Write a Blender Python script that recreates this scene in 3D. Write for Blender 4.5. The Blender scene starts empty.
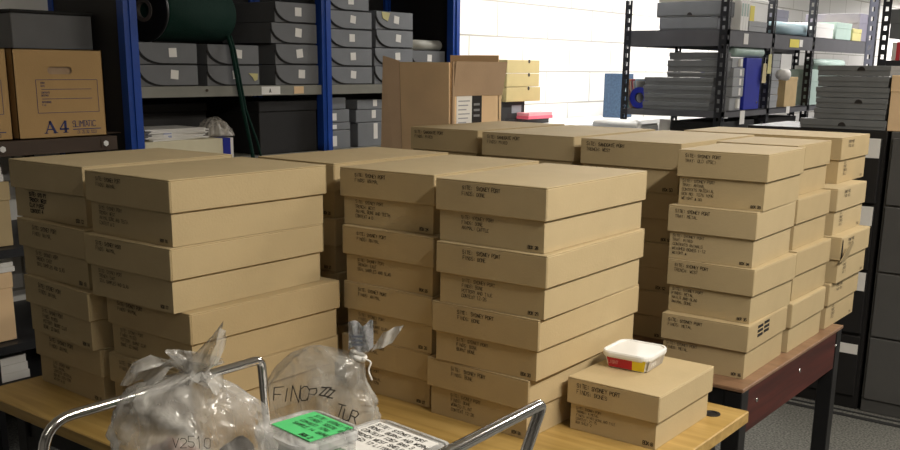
import bpy, bmesh, math, random
from mathutils import Vector, Matrix, noise

R = random.Random(7)
C = bpy.context.scene.collection
sc = bpy.context.scene

# ------------------------------------------------------------------ materials
MATS = {}

def _mat(name):
    m = bpy.data.materials.new(name)
    m.use_nodes = True
    nt = m.node_tree
    nt.nodes.clear()
    out = nt.nodes.new('ShaderNodeOutputMaterial')
    return m, nt, out

def solid(name, col, rough=.6, metal=0., var=.08, scale=14., bump=0., bscale=60., spec=.4, coat=0.):
    """principled surface with soft procedural colour variation and optional bump"""
    if name in MATS:
        return MATS[name]
    m, nt, out = _mat(name)
    N = nt.nodes
    b = N.new('ShaderNodeBsdfPrincipled')
    tc = N.new('ShaderNodeTexCoord')
    nz = N.new('ShaderNodeTexNoise')
    nz.inputs['Scale'].default_value = scale
    nz.inputs['Detail'].default_value = 5
    nt.links.new(tc.outputs['Object'], nz.inputs['Vector'])
    rp = N.new('ShaderNodeValToRGB')
    rp.color_ramp.elements[0].position = .3
    rp.color_ramp.elements[1].position = .7
    rp.color_ramp.elements[0].color = [max(0, c * (1 - var)) for c in col] + [1]
    rp.color_ramp.elements[1].color = [min(1, c * (1 + var)) for c in col] + [1]
    nt.links.new(nz.outputs['Fac'], rp.inputs['Fac'])
    nt.links.new(rp.outputs['Color'], b.inputs['Base Color'])
    b.inputs['Roughness'].default_value = rough
    b.inputs['Metallic'].default_value = metal
    b.inputs['Specular IOR Level'].default_value = spec
    if coat:
        b.inputs['Coat Weight'].default_value = coat
    if bump:
        n2 = N.new('ShaderNodeTexNoise')
        n2.inputs['Scale'].default_value = bscale
        n2.inputs['Detail'].default_value = 4
        nt.links.new(tc.outputs['Object'], n2.inputs['Vector'])
        bp = N.new('ShaderNodeBump')
        bp.inputs['Strength'].default_value = bump
        bp.inputs['Distance'].default_value = .004
        nt.links.new(n2.outputs['Fac'], bp.inputs['Height'])
        nt.links.new(bp.outputs['Normal'], b.inputs['Normal'])
    nt.links.new(b.outputs[0], out.inputs[0])
    MATS[name] = m
    return m

def wood(name, c0, c1, axis='X', scale=6., rough=.35):
    if name in MATS:
        return MATS[name]
    m, nt, out = _mat(name)
    N = nt.nodes
    b = N.new('ShaderNodeBsdfPrincipled')
    tc = N.new('ShaderNodeTexCoord')
    mp = N.new('ShaderNodeMapping')
    mp.inputs['Scale'].default_value = (.6, 9, 9) if axis == 'X' else (9, .6, 9)
    nt.links.new(tc.outputs['Object'], mp.inputs['Vector'])
    nz = N.new('ShaderNodeTexNoise')
    nz.inputs['Scale'].default_value = scale
    nz.inputs['Detail'].default_value = 8
    nz.inputs['Distortion'].default_value = .6
    nt.links.new(mp.outputs[0], nz.inputs['Vector'])
    rp = N.new('ShaderNodeValToRGB')
    rp.color_ramp.elements[0].position = .35
    rp.color_ramp.elements[1].position = .68
    rp.color_ramp.elements[0].color = list(c0) + [1]
    rp.color_ramp.elements[1].color = list(c1) + [1]
    nt.links.new(nz.outputs['Fac'], rp.inputs['Fac'])
    nt.links.new(rp.outputs[0], b.inputs['Base Color'])
    b.inputs['Roughness'].default_value = rough
    nt.links.new(b.outputs[0], out.inputs[0])
    MATS[name] = m
    return m

def block_wall(name):
    """painted blockwork: running bond with thin grey joints"""
    m, nt, out = _mat(name)
    N = nt.nodes
    b = N.new('ShaderNodeBsdfPrincipled')
    g = N.new('ShaderNodeNewGeometry')
    sx = N.new('ShaderNodeSeparateXYZ')
    cb = N.new('ShaderNodeCombineXYZ')
    nt.links.new(g.outputs['Position'], sx.inputs[0])
    nt.links.new(sx.outputs['Y'], cb.inputs['X'])
    nt.links.new(sx.outputs['Z'], cb.inputs['Y'])
    mp = N.new('ShaderNodeMapping')
    mp.inputs['Location'].default_value = (.10, -.035, 0)
    nt.links.new(cb.outputs[0], mp.inputs['Vector'])
    br = N.new('ShaderNodeTexBrick')
    br.inputs['Scale'].default_value = 1.
    br.inputs['Brick Width'].default_value = .62
    br.inputs['Row Height'].default_value = .225
    br.inputs['Mortar Size'].default_value = .006
    br.inputs['Mortar Smooth'].default_value = .2
    br.inputs['Color1'].default_value = (.86, .85, .82, 1)
    br.inputs['Color2'].default_value = (.83, .82, .79, 1)
    br.inputs['Mortar'].default_value = (.42, .40, .36, 1)
    nt.links.new(mp.outputs[0], br.inputs['Vector'])
    nt.links.new(br.outputs['Color'], b.inputs['Base Color'])
    bp = N.new('ShaderNodeBump')
    bp.invert = True
    bp.inputs['Strength'].default_value = .4
    bp.inputs['Distance'].default_value = .01
    nt.links.new(br.outputs['Fac'], bp.inputs['Height'])
    nt.links.new(bp.outputs[0], b.inputs['Normal'])
    b.inputs['Roughness'].default_value = .55
    nt.links.new(b.outputs[0], out.inputs[0])
    return m

def carpet(name):
    m, nt, out = _mat(name)
    N = nt.nodes
    b = N.new('ShaderNodeBsdfPrincipled')
    g = N.new('ShaderNodeNewGeometry')
    nz = N.new('ShaderNodeTexNoise')
    nz.inputs['Scale'].default_value = 120
    nz.inputs['Detail'].default_value = 3
    nt.links.new(g.outputs['Position'], nz.inputs['Vector'])
    rp = N.new('ShaderNodeValToRGB')
    e = rp.color_ramp.elements
    e[0].position = .38; e[0].color = (.06, .06, .054, 1)
    e[1].position = .62; e[1].color = (.17, .167, .15, 1)
    nt.links.new(nz.outputs['Fac'], rp.inputs['Fac'])
    nt.links.new(rp.outputs[0], b.inputs['Base Color'])
    b.inputs['Roughness'].default_value = .95
    nt.links.new(b.outputs[0], out.inputs[0])
    return m

def film(name, col=(.8, .8, .8), opacity=.35, rough=.18, wr=30.):
    """thin clear polythene: mostly see-through with milky folds and glossy creases"""
    m, nt, out = _mat(name)
    N = nt.nodes
    p = N.new('ShaderNodeBsdfPrincipled')
    p.inputs['Base Color'].default_value = list(col) + [1]
    p.inputs['Roughness'].default_value = rough
    p.inputs['Specular IOR Level'].default_value = .7
    tr = N.new('ShaderNodeBsdfTransparent')
    mx = N.new('ShaderNodeMixShader')
    tc = N.new('ShaderNodeTexCoord')
    mp = N.new('ShaderNodeMapping')
    mp.inputs['Scale'].default_value = (1, 1, .35)
    nt.links.new(tc.outputs['Object'], mp.inputs['Vector'])
    nz = N.new('ShaderNodeTexNoise')
    nz.inputs['Scale'].default_value = wr
    nz.inputs['Detail'].default_value = 4
    nz.inputs['Distortion'].default_value = 1.2
    nt.links.new(mp.outputs[0], nz.inputs['Vector'])
    rp = N.new('ShaderNodeValToRGB')
    e = rp.color_ramp.elements
    e[0].position = .35; e[0].color = (opacity * .55,) * 3 + (1,)
    e[1].position = .75; e[1].color = (min(1, opacity * 1.9),) * 3 + (1,)
    nt.links.new(nz.outputs['Fac'], rp.inputs['Fac'])
    nt.links.new(rp.outputs[0], mx.inputs['Fac'])
    bp = N.new('ShaderNodeBump')
    bp.inputs['Strength'].default_value = .7
    bp.inputs['Distance'].default_value = .01
    nt.links.new(nz.outputs['Fac'], bp.inputs['Height'])
    nt.links.new(bp.outputs[0], p.inputs['Normal'])
    nt.links.new(tr.outputs[0], mx.inputs[1])
    nt.links.new(p.outputs[0], mx.inputs[2])
    nt.links.new(mx.outputs[0], out.inputs[0])
    return m

def emit(name, col, s):
    m, nt, out = _mat(name)
    e = nt.nodes.new('ShaderNodeEmission')
    e.inputs[0].default_value = list(col) + [1]
    e.inputs[1].default_value = s
    nt.links.new(e.outputs[0], out.inputs[0])
    return m

KRAFT = [solid('kraft_card_%d' % i, c, .72, 0, .045, 9, .12, 220, .25) for i, c in enumerate(
    [(.475, .372, .212), (.46, .356, .20), (.49, .387, .226), (.468, .36, .20)])]
CARTON = solid('carton_card', (.78, .555, .33), .8, 0, .07, 6, .15, 150, .2)
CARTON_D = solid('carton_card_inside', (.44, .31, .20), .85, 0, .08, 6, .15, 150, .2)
A4CARD = solid('stationery_card', (.47, .30, .13), .7, 0, .05, 6, .1, 150, .2)
CREAM = solid('cream_card', (.46, .37, .17), .7, 0, .05, 8)
INK = solid('black_ink', (.018, .015, .013), .7, 0, .02)
BLUEINK = solid('blue_print', (.03, .04, .14), .7, 0, .02)
OAK = wood('oak_laminate', (.36, .225, .062), (.50, .33, .11), 'X', 5.)
OAKEDGE = wood('oak_edge', (.52, .34, .13), (.66, .46, .2), 'X', 5.)
TAN = wood('tan_laminate', (.19, .105, .058), (.27, .155, .09), 'X', 5.)
MAHOG = wood('mahogany_rail', (.040, .0065, .0045), (.085, .015, .010), 'Y', 5., .5)
BLACKM = solid('black_steel', (.012, .012, .013), .4, .2, .1)
CHROME = solid('chrome', (.82, .80, .78), .12, 1., .02)
STEEL = solid('bright_screw', (.7, .7, .68), .25, 1., .02)
BLUE = solid('blue_steel', (.012, .065, .36), .35, 0, .08, 8, 0, 60, .5)
SHELFG = solid('shelf_grey', (.235, .232, .20), .5, 0, .06, 10)
DARKBACK = solid('dark_back_panel', (.016, .015, .015), .6, 0, .15, 6)
ENDPANEL = solid('dark_end_panel', (.028, .027, .027), .55, 0, .12, 5)
GREYBOX = solid('grey_archive_board', (.155, .16, .168), .6, 0, .06, 12)
GREYBOX2 = solid('grey_archive_board_light', (.19, .2, .215), .6, 0, .06, 12)
GREYDK = solid('grey_flat_box', (.165, .172, .176), .55, 0, .06, 12)
GREYLT = solid('grey_pale_box', (.33, .34, .35), .6, 0, .05, 12)
BLACK_AND_GAP = solid('black_board_and_gap_shade', (.012, .012, .012), .7, 0, .1)  # black board; also the painted shadow gap behind the grey box flaps
PAPER = solid('white_paper', (.82, .80, .76), .7, 0, .03, 20)
CREAMP = solid('cream_paper', (.72, .66, .47), .7, 0, .03, 20)
YELLOW = solid('yellow_card', (.78, .66, .10), .6, 0, .05)
YELLOWP = solid('pale_yellow_note', (.55, .50, .22), .6, 0, .05)
GREENTH = None
BROWNST = solid('brown_slotted_steel', (.065, .042, .028), .55, .1, .1, 10)
DARKST = solid('dark_slotted_steel', (.028, .029, .033), .45, .3, .1, 10)
RACKST = solid('rack_shelf_steel', (.11, .11, .12), .5, .1, .08, 10)
CABDK = solid('cabinet_black', (.014, .013, .013), .5, 0, .15, 6)
CABGR = solid('cabinet_grey', (.085, .083, .08), .55, 0, .06, 6)
WHITE = solid('white_plastic', (.82, .82, .80), .35, 0, .02, 10)
WHITEP = solid('white_paint', (.84, .83, .80), .45, 0, .02, 6)
RED = solid('red_print', (.50, .018, .03), .4, 0, .06, 30)
YEL = solid('yellow_print', (.80, .62, .02), .4, 0, .06, 30)
PINK = solid('pink_card', (.72, .12, .18), .6, 0, .05)
GREEN = solid('green_label', (.10, .62, .20), .6, 0, .03, 20)
GREENSTUFF = solid('green_contents', (.06, .28, .09), .6, 0, .3, 40)
ROYAL = solid('royal_blue_board', (.014, .025, .32), .5, 0, .06)
BLUEFILE = solid('blue_mottled_file', (.045, .085, .15), .6, 0, .25, 60)
PALEGR = solid('pale_green_tube', (.40, .52, .47), .5, 0, .05)
PALEBL = solid('pale_blue_tube', (.30, .42, .46), .5, 0, .05)
CLAY = solid('red_clay', (.30, .11, .06), .85, 0, .25, 30, .5, 60)
SOIL = solid('dark_soil', (.055, .045, .038), .9, 0, .3, 30, .5, 60)
PURPLE = solid('mauve_grey_box', (.22, .21, .26), .6, 0, .06)
CORE = solid('tube_core', (.55, .46, .25), .7, 0, .05)
SILVER = solid('silver_foil', (.72, .72, .74), .22, .75, .1, 40, .8, 70)
TUBCLR = film('cloudy_plastic', (.6, .6, .58), .40, .18, 14)
TUBLID = film('cloudy_lid', (.66, .66, .65), .5, .2, 14)
BAG = film('clear_polythene', (.55, .535, .50), .42, .13, 22)
BAG2 = film('clear_polythene_finer', (.50, .48, .43), .34, .13, 20)
TUBE_ON = emit('tube_glow', (1., .95, .85), 9.)

def thread_mat():
    m, nt, out = _mat('green_thread')
    N = nt.nodes
    b = N.new('ShaderNodeBsdfPrincipled')
    tc = N.new('ShaderNodeTexCoord')
    w = N.new('ShaderNodeTexWave')
    w.bands_direction = 'Y'
    w.inputs['Scale'].default_value = 95
    w.inputs['Distortion'].default_value = 3.
    w.inputs['Detail'].default_value = 3
    nt.links.new(tc.outputs['Object'], w.inputs['Vector'])
    rp = N.new('ShaderNodeValToRGB')
    rp.color_ramp.elements[0].color = (.002, .016, .011, 1)
    rp.color_ramp.elements[1].color = (.005, .042, .028, 1)
    nt.links.new(w.outputs['Fac'], rp.inputs['Fac'])
    nt.links.new(rp.outputs[0], b.inputs['Base Color'])
    b.inputs['Roughness'].default_value = .8
    b.inputs['Specular IOR Level'].default_value = .2
    bp = N.new('ShaderNodeBump')
    bp.inputs['Strength'].default_value = .5
    bp.inputs['Distance'].default_value = .004
    nt.links.new(w.outputs['Fac'], bp.inputs['Height'])
    nt.links.new(bp.outputs[0], b.inputs['Normal'])
    nt.links.new(b.outputs[0], out.inputs[0])
    return m
GREENTH = thread_mat()

# ------------------------------------------------------------------ mesh helpers
class MB:
    def __init__(s):
        s.v = []; s.f = []; s.smooth = []
    def quad(s, pts, smooth=False):
        n = len(s.v); s.v += [Vector(p) for p in pts]
        s.f.append(list(range(n, n + len(pts)))); s.smooth.append(smooth)
        return s
    def box(s, x0, x1, y0, y1, z0, z1, top=None):
        """axis box; top=(dx0,dx1,dy0,dy1) moves the upper rim for tapered shapes"""
        a, b, c, d = top or (0, 0, 0, 0)
        n = len(s.v)
        s.v += [Vector(p) for p in ((x0, y0, z0), (x1, y0, z0), (x1, y1, z0), (x0, y1, z0),
                (x0 + a, y0 + c, z1), (x1 + b, y0 + c, z1), (x1 + b, y1 + d, z1), (x0 + a, y1 + d, z1))]
        for q in ((0, 3, 2, 1), (4, 5, 6, 7), (0, 1, 5, 4), (1, 2, 6, 5), (2, 3, 7, 6), (3, 0, 4, 7)):
            s.f.append([n + i for i in q]); s.smooth.append(False)
        return s
    def tube(s, path, r, n=12, caps=True, rad=None):
        path = [Vector(p) for p in path]
        base = len(s.v)
        T = []
        for i in range(len(path)):
            a = path[max(0, i - 1)]; b = path[min(len(path) - 1, i + 1)]
            T.append((b - a).normalized())
        up = Vector((0, 0, 1)) if abs(T[0].z) < .9 else Vector((1, 0, 0))
        nrm = (up - T[0] * up.dot(T[0])).normalized()
        for i, p in enumerate(path):
            nrm = (nrm - T[i] * nrm.dot(T[i])).normalized()
            bi = T[i].cross(nrm)
            rr = rad[i] if rad else r
            for k in range(n):
                t = 2 * math.pi * k / n
                s.v.append(p + (nrm * math.cos(t) + bi * math.sin(t)) * rr)
        for i in range(len(path) - 1):
            for k in range(n):
                k2 = (k + 1) % n
                s.f.append([base + i * n + k, base + i * n + k2, base + (i + 1) * n + k2, base + (i + 1) * n + k]); s.smooth.append(True)
        if caps:
            s.f.append([base + k for k in range(n)][::-1]); s.smooth.append(False)
            e = base + (len(path) - 1) * n
            s.f.append([e + k for k in range(n)]); s.smooth.append(False)
        return s
    def ring(s, p0, p1, ro, ri, n=20):
        """hollow tube with open bore"""
        p0, p1 = Vector(p0), Vector(p1)
        t = (p1 - p0).normalized()
        up = Vector((0, 0, 1)) if abs(t.z) < .9 else Vector((1, 0, 0))
        a = (up - t * up.dot(t)).normalized(); b = t.cross(a)
        base = len(s.v)
        for p, r in ((p0, ro), (p1, ro), (p1, ri), (p0, ri)):
            for k in range(n):
                q = 2 * math.pi * k / n
                s.v.append(p + (a * math.cos(q) + b * math.sin(q)) * r)
        for j in range(4):
            j2 = (j + 1) % 4
            for k in range(n):
                k2 = (k + 1) % n
                s.f.append([base + j * n + k, base + j * n + k2, base + j2 * n + k2, base + j2 * n + k]); s.smooth.append(j in (0, 2))
        return s
    def prism(s, poly, o, ax, ay, nrm, d):
        """extrude a 2-D outline (ax, ay plane at o) by d along nrm"""
        o, ax, ay, nrm = Vector(o), Vector(ax), Vector(ay), Vector(nrm)
        n = len(poly); b = len(s.v)
        for k in (0, d):
            s.v += [o + ax * x + ay * y + nrm * k for x, y in poly]
        s.f.append([b + i for i in range(n)][::-1]); s.smooth.append(False)
        s.f.append([b + n + i for i in range(n)]); s.smooth.append(False)
        for i in range(n):
            j = (i + 1) % n
            s.f.append([b + i, b + j, b + n + j, b + n + i]); s.smooth.append(False)
        return s
    def grid(s, rows, closed=True, smooth=True):
        b = len(s.v); n = len(rows[0])
        for r in rows:
            s.v += [Vector(p) for p in r]
        for i in range(len(rows) - 1):
            for k in range(n if closed else n - 1):
                k2 = (k + 1) % n
                s.f.append([b + i * n + k, b + i * n + k2, b + (i + 1) * n + k2, b + (i + 1) * n + k]); s.smooth.append(smooth)
        return s
    def build(s, name, mat, parent=None, bevel=0., seg=1, recalc=True):
        me = bpy.data.meshes.new(name)
        bm = bmesh.new()
        vs = [bm.verts.new(p) for p in s.v]
        for f, sm in zip(s.f, s.smooth):
            try:
                q = bm.faces.new([vs[i] for i in f]); q.smooth = sm
            except ValueError:
                pass
        if recalc:
            bmesh.ops.recalc_face_normals(bm, faces=bm.faces)
        if bevel:
            es = [e for e in bm.edges if len(e.link_faces) == 2 and e.calc_face_angle(0) > .6]
            bmesh.ops.bevel(bm, geom=es, offset=bevel, segments=seg, affect='EDGES', clamp_overlap=True)
        bm.to_mesh(me); bm.free()
        me.materials.append(mat)
        o = bpy.data.objects.new(name, me)
        C.objects.link(o)
        if parent is not None:
            o.parent = parent
        return o

def tag(o, label, cat, group=None, kind=None):
    if label: o['label'] = label
    if cat: o['category'] = cat
    if group: o['group'] = group
    if kind: o['kind'] = kind
    return o

def thing(name, label, cat, loc=(0, 0, 0), rz=0., group=None, kind=None):
    o = bpy.data.objects.new(name, None)
    o.empty_display_size = .05
    C.objects.link(o)
    o.location = loc; o.rotation_euler = (0, 0, rz)
    return tag(o, label, cat, group, kind)

def struct(name, mb, mat):
    o = mb.build(name, mat); o['kind'] = 'structure'; return o

# ------------------------------------------------------------------ stroke lettering
GL = {
 'A': '002640 1232', 'B': '00063645443303 3342413000', 'C': '4536160501103041', 'D': '0006264442 42200 0'.replace(' ', '')[:-1] + '0',
 'E': '40000646 0333', 'F': '000646 0333', 'G': '453616050110304143 4323', 'H': '0006 4046 0343', 'I': '2026', 'J': '4641301001',
 'K': '0006 460340', 'L': '060040', 'M': '0006234640', 'N': '00064046', 'O': '100105163645413010', 'P': '00063645443303',
 'Q': '100105163645413010 2240', 'R': '00063645443303 2340', 'S': '453616050413334241301001', 'T': '0646 2620', 'U': '060110304146',
 'V': '062046', 'W': '0610243046', 'X': '0046 0640', 'Y': '062346 2320', 'Z': '06460040', '0': '100105163645413010', '1': '152620',
 '2': '051636454400 0040'.replace(' ', ''), '3': '0516364544334241301001 3313', '4': '30360242', '5': '46060333424130 1001'.replace(' ', ''),
 '6': '4536160501103041423303', '7': '064610', '8': '13040516364544331302011030414233 1333', '9': '43331304051636454130', ':': '2122 2425',
 '-': '1333', '/': '0046', '.': '2021', '(': '36252130', ')': '16252110', '^': '00254000 1131 2123', '#': '00054540 4000', '_': '0040'}
GL['D'] = '00062644422000'

def write(mb, text, o, ax, ay, h, nrm, th=None, jit=.0, adv=1.25, slope=0., seed=0):
    """ribbon lettering lying just proud of a face: o lower-left corner, ax along, ay up"""
    o, ax, ay, nrm = Vector(o), Vector(ax).normalized(), Vector(ay).normalized(), Vector(nrm).normalized()
    rr = random.Random(hash((text, seed)) % 10007 if False else sum(ord(c) * (i + 1) for i, c in enumerate(text)) + seed)
    th = th or h * .13
    u = h / 6.
    x = 0.
    for ch in text:
        if ch == ' ':
            x += u * 4 * .9; continue
        sc_ = 1 + rr.uniform(-.12, .12) * (jit > 0)
        dy = rr.uniform(-.6, .6) * jit * u * 1.2
        for st in GL.get(ch.upper(), '2026').split():
            pts = []
            for i in range(0, len(st) - 1, 2):
                px = x + int(st[i]) * u * .85 + rr.uniform(-1, 1) * jit * u * .5
                py = int(st[i + 1]) * u * sc_ + dy + rr.uniform(-1, 1) * jit * u * .5
                pts.append((px, py + px * slope))
            for a, b in zip(pts, pts[1:]):
                d = Vector((b[0] - a[0], b[1] - a[1]))
                L = d.length
                if L < 1e-7: continue
                d /= L
                q = Vector((-d.y, d.x)) * th / 2
                e = d * th * .4
                cs = [(a[0] - e.x + q.x, a[1] - e.y + q.y), (a[0] - e.x - q.x, a[1] - e.y - q.y),
                      (b[0] + e.x - q.x, b[1] + e.y - q.y), (b[0] + e.x + q.x, b[1] + e.y + q.y)]
                mb.quad([o + ax * cx + ay * cy + nrm * .0006 for cx, cy in cs])
        x += u * 4 * adv * .88
    return x

# ------------------------------------------------------------------ room
floor = struct('floor', MB().box(-3.95, 5.5, -2.5, 24, -.1, 0), carpet('carpet_tiles'))
struct('wall_left', MB().box(-4.0, -3.88, -2.5, 24, 0, 2.75), block_wall('white_blockwork'))
struct('wall_right', MB().box(5.4, 5.5, -2.5, 24, 0, 2.75), solid('wall_paint_grey', (.30, .29, .27), .7))
struct('wall_front', MB().box(-3.95, 5.5, -2.6, -2.5, 0, 2.75), solid('wall_paint_grey', (.62, .60, .56), .7))
struct('wall_back', MB().box(-3.95, 5.5, 24, 24.1, 0, 2.75), solid('wall_paint_pale', (.75, .73, .72), .7))
struct('ceiling', MB().box(-3.95, 5.5, -2.5, 24, 2.72, 2.8), solid('ceiling_paint', (.78, .76, .72), .8))
struct('trim_and_shade_1', MB().box(-1.9, 2.6, 4.085, 4.115, 0, .003).box(-1.9, 2.6, 4.15, 4.165, 0, .003), solid('carpet_strip_and_shade', (.018, .018, .018), .8))  # front strip is trim; strip nearest the cabinets is their plinth shadow, painted

# ------------------------------------------------------------------ archive boxes with lids
def lid_mb(w, d, h, t=.0028):
    m = MB()
    h -= .0008
    m.box(-w / 2, w / 2, -d / 2, d / 2, h - t, h)
    m.box(-w / 2, w / 2, -d / 2, -d / 2 + t, 0, h - t)
    m.box(-w / 2, w / 2, d / 2 - t, d / 2, 0, h - t)
    m.box(-w / 2, -w / 2 + t, -d / 2 + t, d / 2 - t, 0, h - t)
    m.box(w / 2 - t, w / 2, -d / 2 + t, d / 2 - t, 0, h - t)
    return m

def solid_shell(w, d, h, r=.0025):
    return MB().box(-w / 2, w / 2, -d / 2, d / 2, 0, h)

INS = .006
def archive_box(label, N, rz, w, d, hl, hb, z, lid_txt, base_txt, box_no, group, face='front', inset=.17, th=.0068, flap=False, marks=False, inkw=.11, tone=None):
    """N = near right-hand corner (x, y); w along -x, d along +y; writing on the named face"""
    c = Vector((N[0], N[1], z)) + Matrix.Rotation(rz, 3, 'Z') @ Vector((-w / 2, d / 2, 0))
    t = thing('archive_box', label, 'box', c, rz, group)
    mat = KRAFT[R.randrange(4)] if tone is None else KRAFT[tone]
    # open tray
    w2, d2, tb = w - 2 * INS, d - 2 * INS, .0028
    hh = hb + hl - .005
    m = MB()
    m.box(-w2 / 2, w2 / 2, -d2 / 2, d2 / 2, 0, tb)
    m.box(-w2 / 2, w2 / 2, -d2 / 2, -d2 / 2 + tb, tb, hh)
    m.box(-w2 / 2, w2 / 2, d2 / 2 - tb, d2 / 2, tb, hh)
    m.box(-w2 / 2, -w2 / 2 + tb, -d2 / 2 + tb, d2 / 2 - tb, tb, hh)
    m.box(w2 / 2 - tb, w2 / 2, -d2 / 2 + tb, d2 / 2 - tb, tb, hh)
    base = m.build('base', mat, t)
    lid = lid_mb(w, d, hl).build('lid', mat, t, .0012)
    lid.location = (0, 0, hb)
    if face == 'front':
        o, ax, nr, W = Vector((-w / 2, -d / 2, 0)), Vector((1, 0, 0)), Vector((0, -1, 0)), w
    else:
        o, ax, nr, W = Vector((w / 2, -d / 2, 0)), Vector((0, 1, 0)), Vector((1, 0, 0)), d
    up = Vector((0, 0, 1))
    sd = int(abs(N[0] * 1000) + abs(N[1] * 777) + z * 99)
    if lid_txt:
        m = MB()
        y = hl - .0105 - th
        for k, s in enumerate(lid_txt):
            write(m, s, o + ax * (W * inset + .002 * R.random()) + up * (y - k * th * 1.65), ax, up, th, nr, th * inkw * (1.25 if k == 0 else 1.), .35, 1.25, -.012, sd + k)
        m.build('handwriting', INK, lid)
    if base_txt:
        m = MB()
        ob = o - nr * INS + ax * 0
        y = hb - .006 - th
        tb_ = th * .92
        if len(base_txt) > 4:
            tb_ = min(tb_, (hb - .02) / 7.2)
            y = hb - .006 - tb_
        pit = min(tb_ * 1.6, (y - .006) / max(1, len(base_txt) - 1))
        for k, s in enumerate(base_txt):
            write(m, s, ob + ax * (W * (inset - .02) + .002 * R.random()) + up * (y - k * pit), ax, up, tb_, nr, tb_ * inkw * 1.08, .4, 1.25, -.012, sd + 11 + k)
        if box_no:
            mn = MB(); write(mn, box_no, ob + ax * (W * .84) + up * .006, ax, up, th * .85, nr, th * .17, .3, 1.1, 0, sd)
        m.build('handwriting', INK, base)
        if box_no: mn.build('box_number', INK, base)
    if marks:
        m = MB()
        for k in range(3):
            for j in range(2):
                z0 = hl * .82 - k * .011
                m.box(w / 2, w / 2 + .0006, -d * .27 + j * .045, -d * .27 + j * .045 + .036, z0 - .007 + j * .002, z0 + j * .002)
        m.build('ink_bars', INK, lid)
    if flap:
        # torn lid corner folded outwards, dark gap behind
        m = MB()
        x = w / 2
        m.prism([(-.02, .0), (.045, .002), (.03, .05), (.0, .062)], (x + .002, -d / 2 + .012, -.004), (0, 1, 0), (.35, 0, 1), (1, 0, 0), .002)
        m.build('torn_corner', mat, lid)
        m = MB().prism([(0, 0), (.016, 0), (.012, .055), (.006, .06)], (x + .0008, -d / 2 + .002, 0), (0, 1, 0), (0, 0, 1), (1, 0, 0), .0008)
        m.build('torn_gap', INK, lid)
    return t

FIT = {'A1': (-1.715, 1.051, .033), 'A2': (-1.692, 1.031, -.023), 'A3': (-1.680, 1.020, -.055), 'A4': (-1.683, 1.040, -.031),
 'B1': (-1.411, 1.026, -.003), 'B2': (-1.411, 1.020, .012), 'B3': (-1.395, 1.043, -.002), 'B4': (-1.400, 1.044, .006),
 'C1': (-1.463, 1.480, -.009), 'C2': (-1.458, 1.475, .004), 'C3': (-1.456, 1.478, -.006), 'C4': (-1.455, 1.476, 0.),
 'D1': (-1.168, 1.452, .036), 'D2': (-1.156, 1.435, -.003), 'D3': (-1.159, 1.437, -.017), 'D4': (-1.169, 1.444, .002),
 'E1': (-.898, 1.426, .017), 'E2': (-.890, 1.421, .027), 'E3': (-.903, 1.422, .009), 'E4': (-.922, 1.424, -.02),
 'G1': (-.819, 2.263, .061), 'G2': (-.828, 2.244, .042), 'G3': (-.822, 2.239, -.023), 'G4': (-.819, 2.224, .034)}
LV = ['topmost', 'second from top', 'third from top', 'bottom']
OAKZ, DARKZ = .74, .678
STK = {'A': ('far left stack on the oak table', .2585, .3794, .059, .0603, 'far left stack', .24),
       'B': ('stack behind the clear bag with the clay lump', .2585, .3794, .059, .0603, 'stack behind the clear bag', .14),
       'C': ('half-hidden stack in the gap between front stacks', .2421, .3895, .06, .0577, 'half-hidden stack', .2),
       'D': ('stack behind the bag with the foil tag', .2421, .3895, .06, .0577, 'stack behind the foil tag', .17),
       'E': ('middle stack left of the lone low box', .2421, .3895, .06, .0577, 'middle stack', .25)}
LIDS = [['SITE: SYDNEY PORT', 'FINDS: ANIMAL'], ['SITE: SYDNEY PORT', 'TRENCH: WEST'], ['SITE: SYDNEY PORT', 'FINDS: 1067-71'], ['SITE: SYDNEY PORT', 'TRAY: METAL']]
BASES = [['SITE: SYDNEY PORT', 'TRENCH: WEST', 'ANIMAL BONE AND TEETH', 'CONTEXT ^ #'],
         ['SITE: SYDNEY PORT', 'TRAY: ANIMAL', 'CONTEXTS: MATERIAL', 'BOX NO: 1075-1098', 'WEIGHT ^ ##'],
         ['SITE: SYDNEY PORT', 'FINDS: MIXED', 'POTTERY: BURNT CLAY', 'BONE: 22 BAGS'],
         ['SITE: SYDNEY PORT', 'TRENCH: EAST', 'SOIL SAMPLES AND SLAG']]
n = 0
for s, (where, w, d, hl, hb, grp, ins) in STK.items():
    for k in range(4):
        x, y, rz = FIT['%s%d' % (s, k + 1)]
        lt = LIDS[(n * 3 + k) % 4]; bt = BASES[(n * 2 + k) % 4]
        iw = .11
        if s == 'E':
            lt = ['SITE:  SYDNEY PORT', 'FINDS: BONE']; bt = ['SITE: SYDNEY PORT', 'FINDS: BONE', ['ANIMAL: CATTLE', 'POTTERY AND TILE', 'BURNT BONE', 'WORKED FLINT'][k], 'CONTEXT 12-26'][:3 + k % 2]
        if s == 'A' and k == 0:
            lt = None; bt = ['SITE: SYD PT', 'TRENCH: WEST', 'CLAY PIPES', 'CONTEXT 4']; iw = .22
        archive_box('kraft box, %s in the %s' % (LV[k], where), (x, y), rz, w, d, hl, hb, OAKZ + (3 - k) * (hl + hb), lt, bt,
                    'BOX %d' % (12 + n), 'boxes in the ' + grp, 'front', ins, .0066 if s != 'A' else .0078, inkw=iw)
        n += 1
archive_box('low kraft lidded box standing alone, with a white-lidded tub on its top', (-.714, 1.531), .003, .1895, .240, .0524, .0524, OAKZ,
            ['SITE: SYDNEY PORT', 'FINDS: BONES'], ['SITE: SYDNEY PORT', 'TRENCH: A METAL', 'FINDS: MIXED BONE AND TILE', 'CONTEXT: 21-75', 'BOX SHELF 2'], 'BOX 8',
            None, 'front', .11, .0075)
HLG, HBG = .0667, .0689
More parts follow.
